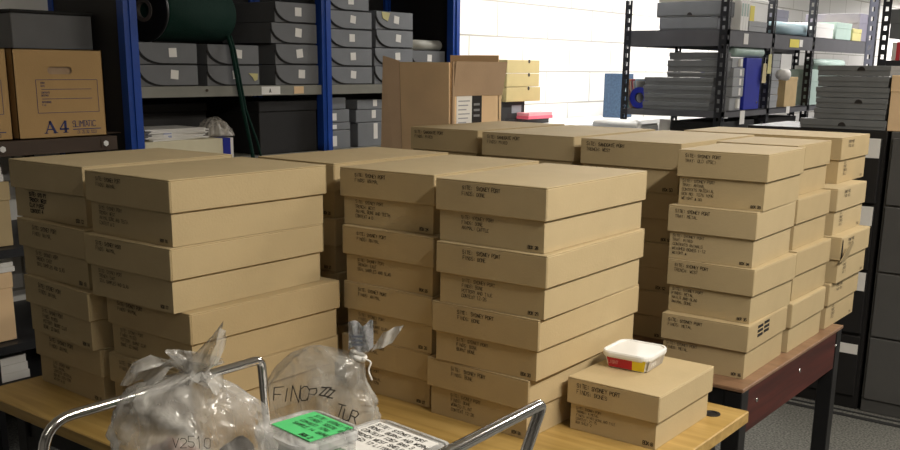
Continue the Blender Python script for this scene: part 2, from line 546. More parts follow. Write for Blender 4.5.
GNOTE = [['SITE: SYDNEY PORT', 'TRAY: OLD (PBC)'], ['SITE: SYDNEY PORT', 'TRAY: METAL'], ['SITE: SYDNEY PORT', 'TRENCH: WEST'], ['SITE: SYDNEY PORT', 'FINDS: METAL']]
GB = [['SITE: SYDNEY PORT', 'TRAY: ANIMAL', 'CONTEXTS MATERIAL', 'BOX NO: 1075 1096', 'WEIGHT ^ ##'], ['SITE: SYDNEY PORT', 'TRAY: MIXED', 'CONTEXTS ANIMALS', 'WEIGHED BOXES 1-12', 'WEIGHT ^'],
      ['SITE: SYDNEY PORT', 'FINDS: METAL', 'NAILS AND SLAG', 'ANIMAL BONE'], ['SITE: SYDNEY PORT', 'FINDS: METAL']]
for k in range(4):
    x, y, rz = FIT['G%d' % (k + 1)]
    z = DARKZ + (3 - k) * (HLG + HBG)
    archive_box('kraft box, %s in the front right stack on the dark table' % LV[k], (x, y), rz * .6, .2248, .285, HLG, HBG, z, GNOTE[k], GB[k], 'BOX %d' % (33 + k),
                'boxes in the front right stack', 'front', .08, .0074, marks=(k == 3))
for k, (x, y) in enumerate([(-.862, 2.585), (-.838, 2.553), (-.826, 2.545), (-.817, 2.522)]):
    archive_box('kraft box, %s in the stack directly behind the front right stack' % LV[k], (x, y), [0, .01, -.008, .005][k], .2248, .280, HLG, HBG, DARKZ + (3 - k) * (HLG + HBG),
                GNOTE[k], None, None, 'boxes behind the front right stack')
for k, (x, y) in enumerate([(-.869, 2.988), (-.831, 2.866), (-.803, 2.852), (-.818, 2.836)]):
    archive_box('long kraft box written on its right end, %s at the far table corner' % LV[k], (x, y), [0, .0, 0, 0][k], .50, .285, HLG, HBG, DARKZ + (3 - k) * (HLG + HBG),
                ['SYDNEY PORT', 'FINDS: SOIL'], ['SITE:', 'SYDNEY', 'CONTEXT', 'SOIL 2'], 'B %d' % (41 + k), 'boxes at the far table corner', 'right', .22, .0075, flap=(k == 2))
for s, (x, y, w, name, txt) in {'F1': (-1.815, 2.470, .272, 'left', ['SITE: SANDGATE PORT', 'FINDS: MIXED']), 'F2': (-1.455, 2.445, .325, 'middle', ['SITE: SANDGATE PORT', 'FINDS: MIXED']),
                                'F3': (-1.114, 2.424, .305, 'right', ['SITE: SANDGATE PORT', 'TRENCH: WEST'])}.items():
    for k in range(4):
        dd = .515 if k == 0 else .40
        archive_box('large kraft lidded box, %s in the %s stack of the rear row' % (LV[k], name), (x + [0, .004, -.003, .002][k], y), 0, w, dd, .0715, HLG + HBG - .0715,
                    DARKZ + (3 - k) * (HLG + HBG), txt, BASES[k], 'BOX %d' % (50 + k), 'boxes in the rear row', 'front', .06, .0088)

# ------------------------------------------------------------------ tables
t = thing('oak_table', 'pale oak laminate table under the left and middle box stacks', 'table', (-1.318, 1.39, 0))
MB().box(-.652, .652, -.46, .46, .715, OAKZ).build('tabletop', OAK, t, .002)
MB().box(-.60, .60, -.40, -.375, .64, .715).box(-.60, .60, .375, .40, .64, .715).box(-.60, -.575, -.375, .375, .64, .715).box(.575, .60, -.375, .375, .64, .715).build('under_frame', BLACKM, t)
for sx in (-1, 1):
    for sy in (-1, 1):
        MB().box(sx * .59 - .018, sx * .59 + .018, sy * .39 - .018, sy * .39 + .018, 0, .715).build('leg', BLACKM, t, .002)
MB().ring((.60, .395, OAKZ - .001), (.60, .395, OAKZ + .002), .017, .011).ring((.60, .395, OAKZ - .001), (.60, .395, OAKZ + .0008), .0112, .0005).build('cable_grommet', BLACKM, t)

t = thing('dark_table', 'dark framed table with brown top and reddish rail under the right stacks', 'table', (-1.697, 2.5425, 0))
MB().box(-.903, .903, -.3875, .3875, DARKZ - .010, DARKZ).build('tabletop', TAN, t, .002)
MB().box(.868, .898, -.340, .340, DARKZ - .125, DARKZ - .011).build('end_rail', MAHOG, t, .002)
MB().box(-.86, .86, -.383, -.361, DARKZ - .095, DARKZ - .011).box(-.86, .86, .361, .383, DARKZ - .095, DARKZ - .011).box(-.898, -.868, -.340, .340, DARKZ - .125, DARKZ - .011).build('side_rail', BLACKM, t)
for sx in (-1, 1):
    for sy in (-1, 1):
        lg = MB().box(sx * .878 - .022, sx * .878 + .022, sy * .363 - .022, sy * .363 + .022, 0, DARKZ - .011).build('leg', BLACKM, t, .002)
for y in (-.28, 0.03, .345):
    MB().tube([(.897, y, DARKZ - .055), (.900, y, DARKZ - .055)], .0055, 12).build('bolt', STEEL, t)
# ------------------------------------------------------------------ trolley
t = thing('trolley', 'small trolley with chrome tube handles before the oak table', 'trolley', (-.79, .72, 0))
MB().box(-.24, .22, -.24, .26, .815, .83).box(-.24, .22, -.24, -.228, .83, .845).build('tray', solid('trolley_tray', (.55, .55, .55), .35, .6), t, .002)
def bend(pts, r=.03, n=6):
    rs = list(r) if isinstance(r, (list, tuple)) else [r] * len(pts)
    pts = [Vector(p) for p in pts]; out = [pts[0]]
    for a, b, c, r in zip(pts, pts[1:], pts[2:], rs):
        d0 = (a - b).normalized(); d1 = (c - b).normalized()
        p0, p1 = b + d0 * r, b + d1 * r
        for i in range(n + 1):
            q = i / n
            out.append(p0 * (1 - q) ** 2 + b * 2 * q * (1 - q) + p1 * q * q)
    out.append(pts[-1]); return out
def rel(p): return (p[0] + .79, p[1] - .72, p[2])
MB().tube(bend([rel((-.975, .500, .82)), rel((-.987, .535, 1.02)), rel((-.987, .852, 1.02)), rel((-.982, .862, .82))], (.035, .012)), .0062, 14).build('handle', CHROME, t)
MB().tube(bend([rel((-.54, .56, .82)), rel((-.536, .57, 1.05)), rel((-.546, .872, 1.05)), rel((-.556, .745, .82))], (.03, .010)), .0066, 14).build('handle', CHROME, t)
for sx in (-.225, .205):
    for sy in (-.22, .18):
        MB().tube([(sx, sy, .06), (sx, sy, .815)], .011, 10).build('leg', CHROME, t)
        MB().tube([(sx - .012, sy, .03), (sx + .012, sy, .03)], .03, 16).build('caster', BLACKM, t)
MB().box(-.235, .215, -.23, .19, .25, .262).build('lower_tray', solid('trolley_tray', (.5, .5, .5)), t)

# ------------------------------------------------------------------ clear bags
def bag_rows(path, seg=72, wr=.1, seed=0., z0=0):
    """path: (centre, rx, ry, normal) rings; returns wrinkled rows"""
    rows = []
    for i, (c, rx, ry, nz_) in enumerate(path):
        c = Vector(c); nz_ = Vector(nz_).normalized()
        ax = Vector((1, 0, 0)); ax = (ax - nz_ * ax.dot(nz_)).normalized(); ay = nz_.cross(ax)
        row = []
        for k in range(seg):
            a = 2 * math.pi * k / seg
            q = Vector((math.cos(a) * 2.2, math.sin(a) * 2.2, i * .16 + seed))
            f = 1 + wr * (noise.noise(q) * 1.1 + .55 * (1 - abs(noise.noise(q * 2.3 + Vector((7, 3, 1))))*2.2) + .3 * math.sin(a * 11 + 3 * noise.noise(q)))
            row.append(c + ax * math.cos(a) * rx * f + ay * math.sin(a) * ry * f)
        rows.append(row)
    return rows

def smooth_path(P, n=5):
    """Catmull-Rom through ring specs"""
    out = []
    for i in range(len(P) - 1):
        p0, p1, p2, p3 = P[max(0, i - 1)], P[i], P[i + 1], P[min(len(P) - 1, i + 2)]
        for k in range(n):
            t = k / n
            def cr(a, b, c, d): return .5 * ((2 * b) + (c - a) * t + (2 * a - 5 * b + 4 * c - d) * t * t + (3 * b - a - 3 * c + d) * t ** 3)
            c = [cr(*(q[0][j] for q in (p0, p1, p2, p3))) for j in range(3)]
            nr = [cr(*(q[3][j] for q in (p0, p1, p2, p3))) for j in range(3)]
            out.append((c, cr(p0[1], p1[1], p2[1], p3[1]), cr(p0[2], p1[2], p2[2], p3[2]), nr))
    out.append(P[-1]); return out

def lump(label, c, s, mat, seed, group):
    m = MB(); rows = []
    for i in range(13):
        th = math.pi * i / 12; row = []
        for k in range(20):
            a = 2 * math.pi * k / 20
            d = Vector((math.sin(th) * math.cos(a), math.sin(th) * math.sin(a), math.cos(th)))
            f = 1 + .35 * noise.noise(d * 1.6 + Vector((seed, 0, 0)))
            row.append(Vector((d.x * s[0], d.y * s[1], d.z * s[2])) * f)
        rows.append(row)
    m.grid(rows)
    o = m.build('find_lump', mat); o.location = c
    return tag(o, label, 'find', group)

up = (0, 0, 1)
cx, cy = -.835, .617
vx, vy = Vector((.79, .613, 0)), Vector((-.613, .79, 0))      # across the view / away
P = [((0, 0, .0), .045, .035, up), ((0, 0, .006), .068, .05, up), ((0, 0, .06), .076, .058, up), ((0, 0, .14), .079, .06, up), ((0, 0, .19), .080, .060, up), ((0, 0, .218), .074, .05, up),
     ((-.006, 0, .240), .055, .036, up), ((.002, .002, .252), .028, .02, up), ((.008, .003, .261), .013, .011, up), ((.010, .004, .268), .018, .014, (.1, 0, 1)), ((.010, .002, .276), .03, .016, (.2, 0, 1))]
bag = thing('plastic_bag', 'clear plastic bag knotted at the top holding a reddish clay lump', 'bag', (cx, cy, .83), .66)
rows = bag_rows(smooth_path(P, 6), 96, .15, 3.1)
MB().grid(rows).build('bag_film', BAG, bag, recalc=False)
# gathered mouth: twisted ears of film above the knot
def ear(pts, wid, seed):
    m = MB(); rws = []
    for i, (p, w_) in enumerate(zip(pts, wid)):
        p = Vector(p); row = []
        for k in range(9):
            t_ = k / 8 - .5
            row.append(p + Vector((t_ * w_, .012 * math.sin(t_ * 9 + i + seed), .010 * noise.noise(Vector((t_ * 4, i * .6, seed))))))
        rws.append(row)
    m.grid(rws, closed=False); return m
ear([(.010, .0, .256), (.016, .0, .270), (.024, -.002, .281), (.034, -.002, .294), (.040, 0, .308)], [.016, .034, .030, .018, .003], 1.).build('bag_mouth', BAG, bag, recalc=False)
ear([(.006, .004, .255), (-.008, .004, .268), (-.020, .004, .272), (-.038, .002, .264), (-.052, 0, .246)], [.014, .034, .046, .045, .04], 4.).build('bag_mouth', BAG, bag, recalc=False)
ear([(.010, -.008, .254), (.018, -.016, .262), (.026, -.02, .261), (.036, -.022, .246)], [.012, .028, .03, .016], 8.).build('bag_mouth', BAG, bag, recalc=False)
m = MB(); write(m, 'V2510', (.0, -.066, .200), (1, .0, 0), (0, .05, 1), .011, (0, -1, 0), .0006, .5); m.build('handwriting', INK, bag)
fn = Matrix.Rotation(.66, 3, 'Z')
for k, (x, y, z, s, mt, lb) in enumerate([(-.006, -.024, .140, (.050, .026, .050), CLAY, 'red clay lump inside the knotted clear bag, largest of the lumps'),
        (.050, .0, .135, (.020, .024, .046), SOIL, 'dark soil lump inside the knotted clear bag, at the right'),
        (-.048, .012, .120, (.018, .02, .045), SOIL, 'dark soil lump inside the knotted clear bag, at the left'),
        (0, .018, .045, (.045, .024, .045), SOIL, 'dark soil lump at the bottom of the knotted clear bag')]):
    lump(lb, Vector((cx, cy, .83)) + fn @ Vector((x, y, z)), s, mt, k * 3.3, 'lumps in the knotted bag')

bx, by, bz = -.990, .962, .8305
bag = thing('plastic_bag', 'clear plastic bag with large black handwriting and a foil tag on its neck', 'bag', (bx, by, bz), .66)
P = [((0, 0, .0), .04, .03, up), ((0, 0, .008), .062, .042, up), ((.002, 0, .05), .074, .048, up), ((.005, 0, .095), .080, .048, (.1, 0, 1)), ((.012, 0, .128), .072, .042, (.35, 0, 1)),
     ((.026, 0, .150), .054, .034, (.6, 0, 1)), ((.046, 0, .161), .028, .02, (.8, 0, 1)), ((.058, 0, .168), .011, .01, (.6, 0, 1)), ((.062, 0, .177), .012, .01, (.2, 0, 1)), ((.066, 0, .187), .018, .008, (.1, 0, 1))]
rows2 = bag_rows(smooth_path(P, 6), 96, .12, 9.4)
MB().grid(rows2).build('bag_film', BAG2, bag, recalc=False)
m = MB()
write(m, 'FINCP', (-.058, -.051, .116), (.95, 0, -.02), (.15, .25, 1), .020, (0, -1, .2), .0014, .7, 1.05)
write(m, 'ZZZ', (.008, -.050, .124), (.93, 0, -.12), (.35, .4, 1), .012, (0, -1, .3), .0018, .6, .9)
write(m, 'TUR', (.030, -.0535, .094), (.9, 0, -.28), (.3, .25, 1), .017, (0, -1, .3), .0016, .6, 1.05)
m.build('handwriting', INK, bag)
tg = MB()
rws = []
for i in range(8):
    z = .180 + i * .0060
    rws.append([Vector((.046 + .036 * k / 10, -.012 + .006 * math.sin(k * 1.3 + i * .4), z + .004 * math.sin(k * .8))) for k in range(11)])
tg.grid(rws, closed=False)
tag_o = tg.build('foil_tag', SILVER, bag, recalc=False)
rws = []
for i in range(7):
    z = .174 + i * .0050
    rws.append([Vector((.078 + .030 * k / 8 + .003 * i, .004 + .005 * math.sin(k * 1.1 + i * .5), z + .012 * k / 8)) for k in range(9)])
MB().grid(rws, closed=False).build('bag_mouth', film('polythene_end', (.7, .7, .68), .5, .15, 40), bag, recalc=False)
m = MB()
for k in range(3):
    m.box(.052, .054 + .014, -.0215, -.021, .190 + k * .006, .193 + k * .006)
m.build('printed_lines', solid('grey_print', (.12, .13, .16)), tag_o)
MB().ring((.057, 0, .165), (.060, 0, .172), .0135, .009, 16).tube(bend([(.066, -.012, .169), (.080, -.012, .163), (.074, -.012, .151), (.080, -.014, .136)], .006), .0014, 6).build('tie_string', PAPER, bag)

# ------------------------------------------------------------------ tubs
def rrect(w, d, r, n=6):
    out = []
    for cx_, cy_, a0 in ((w / 2 - r, -d / 2 + r, -90), (w / 2 - r, d / 2 - r, 0), (-w / 2 + r, d / 2 - r, 90), (-w / 2 + r, -d / 2 + r, 180)):
        for k in range(n + 1):
            a = math.radians(a0 + 90 * k / n); out.append((cx_ + r * math.cos(a), cy_ + r * math.sin(a)))
    return out
def rr_rows(levels):
    """levels (w, d, r, z): lofted rounded rectangle, closed at both ends"""
    rows = []
    w, d, r, z = levels[0]; rows.append([Vector((x * .01, y * .01, z)) for x, y in rrect(w, d, r)])
    for w, d, r, z in levels:
        rows.append([Vector((x, y, z)) for x, y in rrect(w, d, r)])
    w, d, r, z = levels[-1]; rows.append([Vector((x * .01, y * .01, z)) for x, y in rrect(w, d, r)])
    return rows
def tub(label, loc, rz, w, d, h, body, lidm, hl=.010):
    t = thing('plastic_tub', label, 'tub', loc, rz)
    MB().grid(rr_rows([(w * .80, d * .80, .012, 0), (w * .84, d * .84, .016, .004), (w * .94, d * .94, .018, h - hl)]), smooth=False).build('tub_body', body, t)
    l = MB().grid(rr_rows([(w * .97, d * .97, .02, h - hl - .004), (w, d, .021, h - hl), (w, d, .021, h - .003), (w * .97, d * .97, .02, h), (w * .90, d * .90, .016, h), (w * .88, d * .88, .015, h - .0025)]), smooth=False).build('lid', lidm, t)
    return t, l
T1, l1 = tub('clear plastic tub with a green handwritten label on its lid', (-.785, .742, .83), -.13, .100, .096, .172, TUBCLR, TUBLID)
gl_ = MB().box(-.038, .036, -.022, .040, .1702, .1714).build('green_label', GREEN, l1)
m = MB()
for k, s in enumerate(['SITE: SYDNEY PORT', 'FINDS: SEEDS  BAG', 'CONTEXT 1096', 'SAMPLE 14 (BONE)']):
    write(m, s, (-.024, .029 - k * .0105, .1714), (1, 0, 0), (0, 1, 0), .006, (0, 0, 1), .0008, .3)
write(m, 'BOX 2', (.012, -.019, .1714), (1, 0, 0), (0, 1, 0), .0055, (0, 0, 1), .0012, .3)
m.build('handwriting', INK, gl_)
o = MB().grid(rr_rows([(.072, .069, .012, 0), (.082, .079, .014, .10), (.084, .081, .014, .132)]), smooth=False).build('seed_sample', GREENSTUFF)
o.location = (-.785, .742, .8365); o.rotation_euler = (0, 0, -.13); tag(o, 'green sample filling the clear tub with the green label', 'sample', None, 'stuff')
T2, l2 = tub('clear plastic tub with a white handwritten label, right of the green-labelled tub', (-.808, .902, .83), -.10, .150, .128, .098, TUBCLR, TUBLID)
gl_ = MB().box(-.062, .052, -.05, .050, .0962, .0974).build('white_label', PAPER, l2)
m = MB()
for k, s in enumerate(['SITE: SYDNEY PORT', 'BONE: BURNT AND WORN', 'CONTEXT 1067 BAG 3', 'TRENCH WEST SHELF', 'SIEVED 12 LITRES', 'BOX 2']):
    write(m, s, (-.056, .036 - k * .0135, .0974), (1, 0, 0), (0, 1, 0), .0075, (0, 0, 1), .0011, .35, 1.3)
m.build('handwriting', INK, gl_)
# white-lidded tub on the lone box
t, l = tub('white-lidded food tub with red and yellow band on the lone low box', (-.841, 1.678, OAKZ + .1048), .06, .102, .106, .034, WHITE, WHITE, .008)
m = MB()
w_, d_, z0, z1 = .102, .106, .002, .0245
k0 = lambda z: .84 + .10 * z / .026
def side(x0, x1, face):
    q = []
    for z in (z0, z1):
        kk = k0(z)
        for x in (x0, x1):
            q.append((x * kk, -d_ / 2 * kk - .0007, z) if face == 'f' else (w_ / 2 * kk + .0007, x * kk, z))
    return [q[0], q[1], q[3], q[2]]
MB().quad(side(-.040, .018, 'f')).build('red_band', RED, t, recalc=False)
MB().quad(side(.018, .047, 'f')).build('yellow_band', YEL, t, recalc=False)
MB().quad(side(-.046, .04, 'r')).build('clear_window', solid('cloudy_window', (.42, .38, .34), .3, 0, .3, 60), t, recalc=False)
m = MB(); write(m, 'LIGHT', (-.034, -d_ / 2 * .88 - .0016, .010), (1, 0, 0), (0, 0, 1), .006, (0, -1, 0), .0012, 0); m.build('lettering', solid('pale_red_print', (.65, .25, .22)), t)
m = MB(); write(m, 'SPREAD', (w_ / 2 * .885 + .0015, -.03, .010), (0, 1, 0), (0, 0, 1), .006, (1, 0, 0), .0012, 0); m.build('lettering', PAPER, t)

# ------------------------------------------------------------------ blue shelving along the left wall
SX, BX = -3.37, -3.86
t = thing('blue_shelving', 'blue-posted steel shelving with dark backs full of grey boxes', 'shelving', (-3.6, 3.35, 0))
def rp(x0, x1, y0, y1, z0, z1): return (x0 + 3.6, x1 + 3.6, y0 - 3.35, y1 - 3.35, z0, z1)
for y in (2.28, 3.335, 4.33):
    for x in (SX, BX):
        p = MB().box(*rp(x - .012, x + .012, y, y + .06, 0, 2.3)).box(*rp(x - .03, x - .012, y, y + .006, 0, 2.3)).box(*rp(x - .03, x - .012, y + .054, y + .06, 0, 2.3)).box(*rp(x + .012, x + .018, y + .024, y + .036, 0, 2.3))
        p.build('post', BLUE, t)
for z0, z1 in ((.12, .165), (.62, .665), (.97, 1.015), (1.279, 1.322), (1.93, 1.975)):
    for y0, y1 in ((2.34, 3.335), (3.395, 4.33)):
        s_ = MB().box(*rp(SX - .004, SX + .002, y0, y1, z0, z1)).box(*rp(BX, SX - .004, y0, y1, z1 - .004, z1)).build('shelf', SHELFG, t)
        if (z0, y0) == (1.279, 2.34):
            a = MB().box(*rp(SX + .002, SX + .003, 2.965, 3.075, 1.283, 1.318)).build('shelf_label', PAPER, s_)
            mm = MB(); write(mm, 'A', rp(SX + .003, 0, 3.01, 0, 0, 0)[0:1] + (3.01 - 3.35, 1.292), (0, 1, 0), (0, 0, 1), .016, (1, 0, 0), .003); mm.build('lettering', INK, a)
            MB().box(*rp(SX + .002, SX + .003, 3.16, 3.22, 1.284, 1.317)).build('brown_sticker', CARTON, s_)
            MB().tube([(SX + .002 + 3.6, 2.665 - 3.35, 1.305), (SX + .006 + 3.6, 2.665 - 3.35, 1.305)], .006, 8).build('bolt', BROWNST, s_)
for y0, y1 in ((2.34, 3.335), (3.395, 4.33)):
    MB().box(*rp(BX - .01, BX - .004, y0, y1, .0, 2.3)).build('back_panel', DARKBACK, t)
MB().box(*rp(BX, SX - .035, 2.286, 2.292, 0, 2.3)).box(*rp(BX, SX - .035, 2.300, 2.304, 0, 2.3)).build('end_panel', ENDPANEL, t)
MB().box(*rp(BX, SX - .035, 4.376, 4.382, 0, 2.3)).build('end_panel', DARKBACK, t)

def clamshell(label, y0, y1, z0, z1, group, note=None, dx=0., depth=.34, shade=0):
    """grey board box lying on the shelf; front flap with one rounded corner and a paper label"""
    w, h = y1 - y0, z1 - z0
    gm = (GREYBOX, GREYBOX2)[shade]
    t = thing('storage_box', label, 'box', (SX - .01 - dx, (y0 + y1) / 2, z0), 0, group)
    MB().box(-depth, -.006, -w / 2, w / 2, 0, h - .001).build('case', gm, t, .002)
    poly = [(-w / 2, h * .98)]
    a, b = w * .42, h * .80
    for k in range(9):
        q = math.radians(90 * k / 8)
        poly.append((-w / 2 + a * (1 - math.cos(q)), h * .06 + b * (1 - math.sin(q))))
    poly += [(w / 2, h * .06), (w / 2, h * .98)]
    ax, ay, nn = (0, 1, 0), (0, 0, 1), (1, 0, 0)
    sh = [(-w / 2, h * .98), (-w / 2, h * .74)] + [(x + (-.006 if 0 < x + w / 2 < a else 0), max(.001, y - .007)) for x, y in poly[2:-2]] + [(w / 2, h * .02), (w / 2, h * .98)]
    MB().prism(sh, (-.006, 0, 0), ax, ay, nn, .0022).build('flap_gap_shade', BLACK_AND_GAP, t)  # black rim showing past the flap: its shadow gap put in as a shape
    f = MB().prism(poly, (-.0037, 0, 0), ax, ay, nn, .0037).build('flap', gm, t)
    c = .0007
    s_ = h * .21
    cy_, cz_ = w * .06 + R.uniform(-.01, .01), h * .55
    an = R.uniform(-.15, .12)
    lw = s_ * 1.05
    ca, sa = math.cos(an), math.sin(an)
    MB().prism([(cy_ + x * ca - y * sa, cz_ + x * sa + y * ca) for x, y in ((-lw, -s_), (lw, -s_), (lw, s_), (-lw, s_))], (0, 0, 0), ax, ay, nn, c).build('paper_label', PAPER, f)
    if note == 'right':
        MB().prism([(w * .28, h * .62), (w * .47, h * .6), (w * .46, h * .3), (w * .40, h * .22), (w * .36, h * .42)], (0, 0, 0), ax, ay, nn, .002).build('yellow_note', YELLOWP, f)
    if note == 'left':
        MB().prism([(-w * .36, h * .95), (-w * .14, h * .92), (-w * .20, h * .45), (-w * .34, h * .6)], (0, 0, 0), ax, ay, nn, .002).build('yellow_note', YELLOWP, f)
    return t
G5 = 'grey boxes on the blue shelving'
Z0 = 1.322
zc = [0, .086, .176, .26, .346]
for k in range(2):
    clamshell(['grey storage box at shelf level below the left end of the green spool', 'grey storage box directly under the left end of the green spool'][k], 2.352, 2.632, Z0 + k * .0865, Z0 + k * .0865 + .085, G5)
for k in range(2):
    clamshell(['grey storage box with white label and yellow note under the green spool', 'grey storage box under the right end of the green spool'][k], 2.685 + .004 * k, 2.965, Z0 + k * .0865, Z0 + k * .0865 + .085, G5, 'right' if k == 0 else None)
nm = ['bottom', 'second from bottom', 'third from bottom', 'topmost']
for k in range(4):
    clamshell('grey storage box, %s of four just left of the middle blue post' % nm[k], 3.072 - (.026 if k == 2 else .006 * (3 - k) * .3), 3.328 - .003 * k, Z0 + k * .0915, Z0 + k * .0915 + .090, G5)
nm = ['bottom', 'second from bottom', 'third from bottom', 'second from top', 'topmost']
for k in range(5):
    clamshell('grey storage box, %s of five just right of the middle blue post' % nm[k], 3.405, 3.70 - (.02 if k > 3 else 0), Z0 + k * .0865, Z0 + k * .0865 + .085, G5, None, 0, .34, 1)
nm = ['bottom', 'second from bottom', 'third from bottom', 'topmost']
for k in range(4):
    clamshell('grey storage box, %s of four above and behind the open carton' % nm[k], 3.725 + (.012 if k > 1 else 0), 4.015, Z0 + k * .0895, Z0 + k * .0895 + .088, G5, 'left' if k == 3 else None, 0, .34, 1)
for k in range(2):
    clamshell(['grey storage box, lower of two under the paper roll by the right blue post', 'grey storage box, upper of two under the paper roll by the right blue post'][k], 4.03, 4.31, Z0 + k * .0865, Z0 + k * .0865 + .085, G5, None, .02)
o = MB().ring((-3.45, 4.02, 1.5225), (-3.45, 4.315, 1.5225), .027, .010, 20).build('paper_roll', solid('buff_paper', (.42, .41, .36), .6)); tag(o, 'buff paper roll lying on grey boxes beside the right blue post', 'paper roll')
# third box above the left stack, set back behind the spool
o = thing('storage_box', 'plain grey box set back behind the green spool, beside the left post', 'box', (-3.72, 2.49, Z0 + .173), 0, G5)
MB().box(-.12, .06, -.145, .13, 0, .16).build('case', GREYLT, o, .002); MB().box(-.122, .062, -.147, .132, .16, .185).build('lid', GREYLT, o, .002)
# lower shelf of blue shelving
for k, (z0, z1, w) in enumerate([(1.015, 1.105, .15), (1.106, 1.142, .15), (1.143, 1.205, .145), (1.206, 1.262, .12)]):
    t = thing('index_box', 'small grey box, %s of four at lower right of the middle blue post' % ['bottom', 'second from bottom', 'third from bottom', 'topmost'][k], 'box', (SX - .02, 3.40 + w / 2, z0), 0, 'small grey boxes on the lower shelf')
    MB().box(-.25, 0, -w / 2, w / 2, 0, z1 - z0 - .002).build('case', GREYBOX2, t, .002)
    if k < 3: MB().box(0, .0007, -w / 2 + .012, -w / 2 + .055, (z1 - z0) * .15, (z1 - z0) * .7).build('paper_label', PAPER, t)
for k, (z0, z1, y0) in enumerate([(1.015, 1.135, 3.605), (1.136, 1.198, 3.592), (1.199, 1.247, 3.602)]):
    t = thing('index_box', 'small grey box, %s of three beside the open carton on the lower shelf' % ['bottom', 'middle', 'topmost'][k], 'box', (SX - .02, y0 + .09, z0), 0, 'small grey boxes on the lower shelf')
    MB().box(-.25, 0, -.09, .12, 0, z1 - z0 - .002).build('case', GREYBOX2, t, .002)
    MB().box(0, .0007, .025, .055, (z1 - z0) * .3, (z1 - z0) * .95).build('paper_label', PAPER, t)
t = thing('paper_stack', 'loose pile of white papers on the lower shelf under the spool', 'papers', (SX - .15, 2.535, 1.104))
for k in range(9):
    a = R.uniform(-.12, .12); b = R.uniform(-.02, .02)
    pp = MB().box(-.10, .12, -.15 + b, .14 + b, 0, .004, (R.uniform(-.003, .003), 0, 0, .0)).build('sheet', PAPER, t); pp.location = (0, 0, k * .0052); pp.rotation_euler = (0, .0, a * .6)
MB().box(.121, .1215, -.075, -.035, .012, .034).build('printed_stamp', solid('pale_blue_print', (.35, .38, .55)), t)
t = thing('flat_box', 'flat white box with a blue end under the loose papers', 'box', (SX - .12, 2.58, 1.015))
MB().box(-.14, .12, -.23, .16, 0, .088).build('case', CREAMP, t, .002); MB().box(-.14, .121, .16, .20, 0, .088).build('blue_end', ROYAL, t); MB().box(-.14, .121, .20, .215, 0, .088).build('white_end', PAPER, t)
t = thing('clear_packet', 'crumpled clear packet beside the loose papers on the lower shelf', 'packet', (SX - .1, 2.775, 1.104))
MB().grid(bag_rows(smooth_path([((0, 0, 0), .05, .045, up), ((0, 0, .01), .075, .07, up), ((0, 0, .05), .06, .055, up), ((0, 0, .075), .03, .03, up), ((.0, .01, .085), .006, .006, up)], 4), 40, .25, 2.)).build('packet_film', film('packet_film', (.6, .56, .5), .55, .2, 40), t, recalc=False)
MB().box(-.02, .02, -.025, .02, .02, .06, (.01, -.01, .01, -.01)).build('filler', SOIL, t, .004)
# dark boxes behind the papers
o = thing('storage_box', 'dark grey box at the back of the lower shelf behind the papers', 'box', (-3.75, 2.62, 1.015))
MB().box(-.1, .1, -.26, .26, 0, .19).build('case', ENDPANEL, o, .003); MB().box(-.103, .103, -.263, .263, .19, .225).build('lid', ENDPANEL, o, .003)

t = thing('storage_box', 'large black box filling the lower shelf left of the middle blue post', 'box', (-3.6, 3.10, 1.0152))
MB().box(-.2, .205, -.13, .225, 0, .19).build('case', DARKBACK, t, .003); MB().box(-.202, .208, -.132, .228, .19, .235).build('lid', DARKBACK, t, .003)
# green spool and its strand
t = thing('thread_spool', 'large spool of dark green twine lying on the grey boxes', 'spool', (-3.44, 2.43, Z0 + .173 + .122), .20)
MB().tube([(0, .012, 0), (0, .03, 0), (0, .40, 0), (0, .435, 0), (0, .45, 0)], .1, 40, True, [.1, .117, .117, .113, .10]).build('twine', GREENTH, t)
MB().ring((0, 0, 0), (0, .012, 0), .121, .032, 36).build('flange', BLACKM, t)
MB().ring((0, -.004, 0), (0, .03, 0), .045, .030, 24).build('core', solid('spool_core', (.10, .085, .075), .6), t)
m = MB()
m.tube([(-3.372, 2.79, 1.53), (-3.362, 2.80, 1.48), (-3.346, 2.815, 1.33), (-3.344, 2.835, 1.22), (-3.346, 2.87, 1.08), (-3.350, 2.90, .95), (-3.354, 2.91, .85)], .0085, 8)
m.tube([(-3.368, 2.803, 1.53), (-3.358, 2.815, 1.47), (-3.344, 2.83, 1.33), (-3.349, 2.855, 1.22), (-3.345, 2.91, 1.08), (-3.350, 2.95, .95)], .0055, 7)
tag(m.build('twine_strand', GREENTH), 'loose dark green twine hanging from the spool over the shelf edge', 'twine')

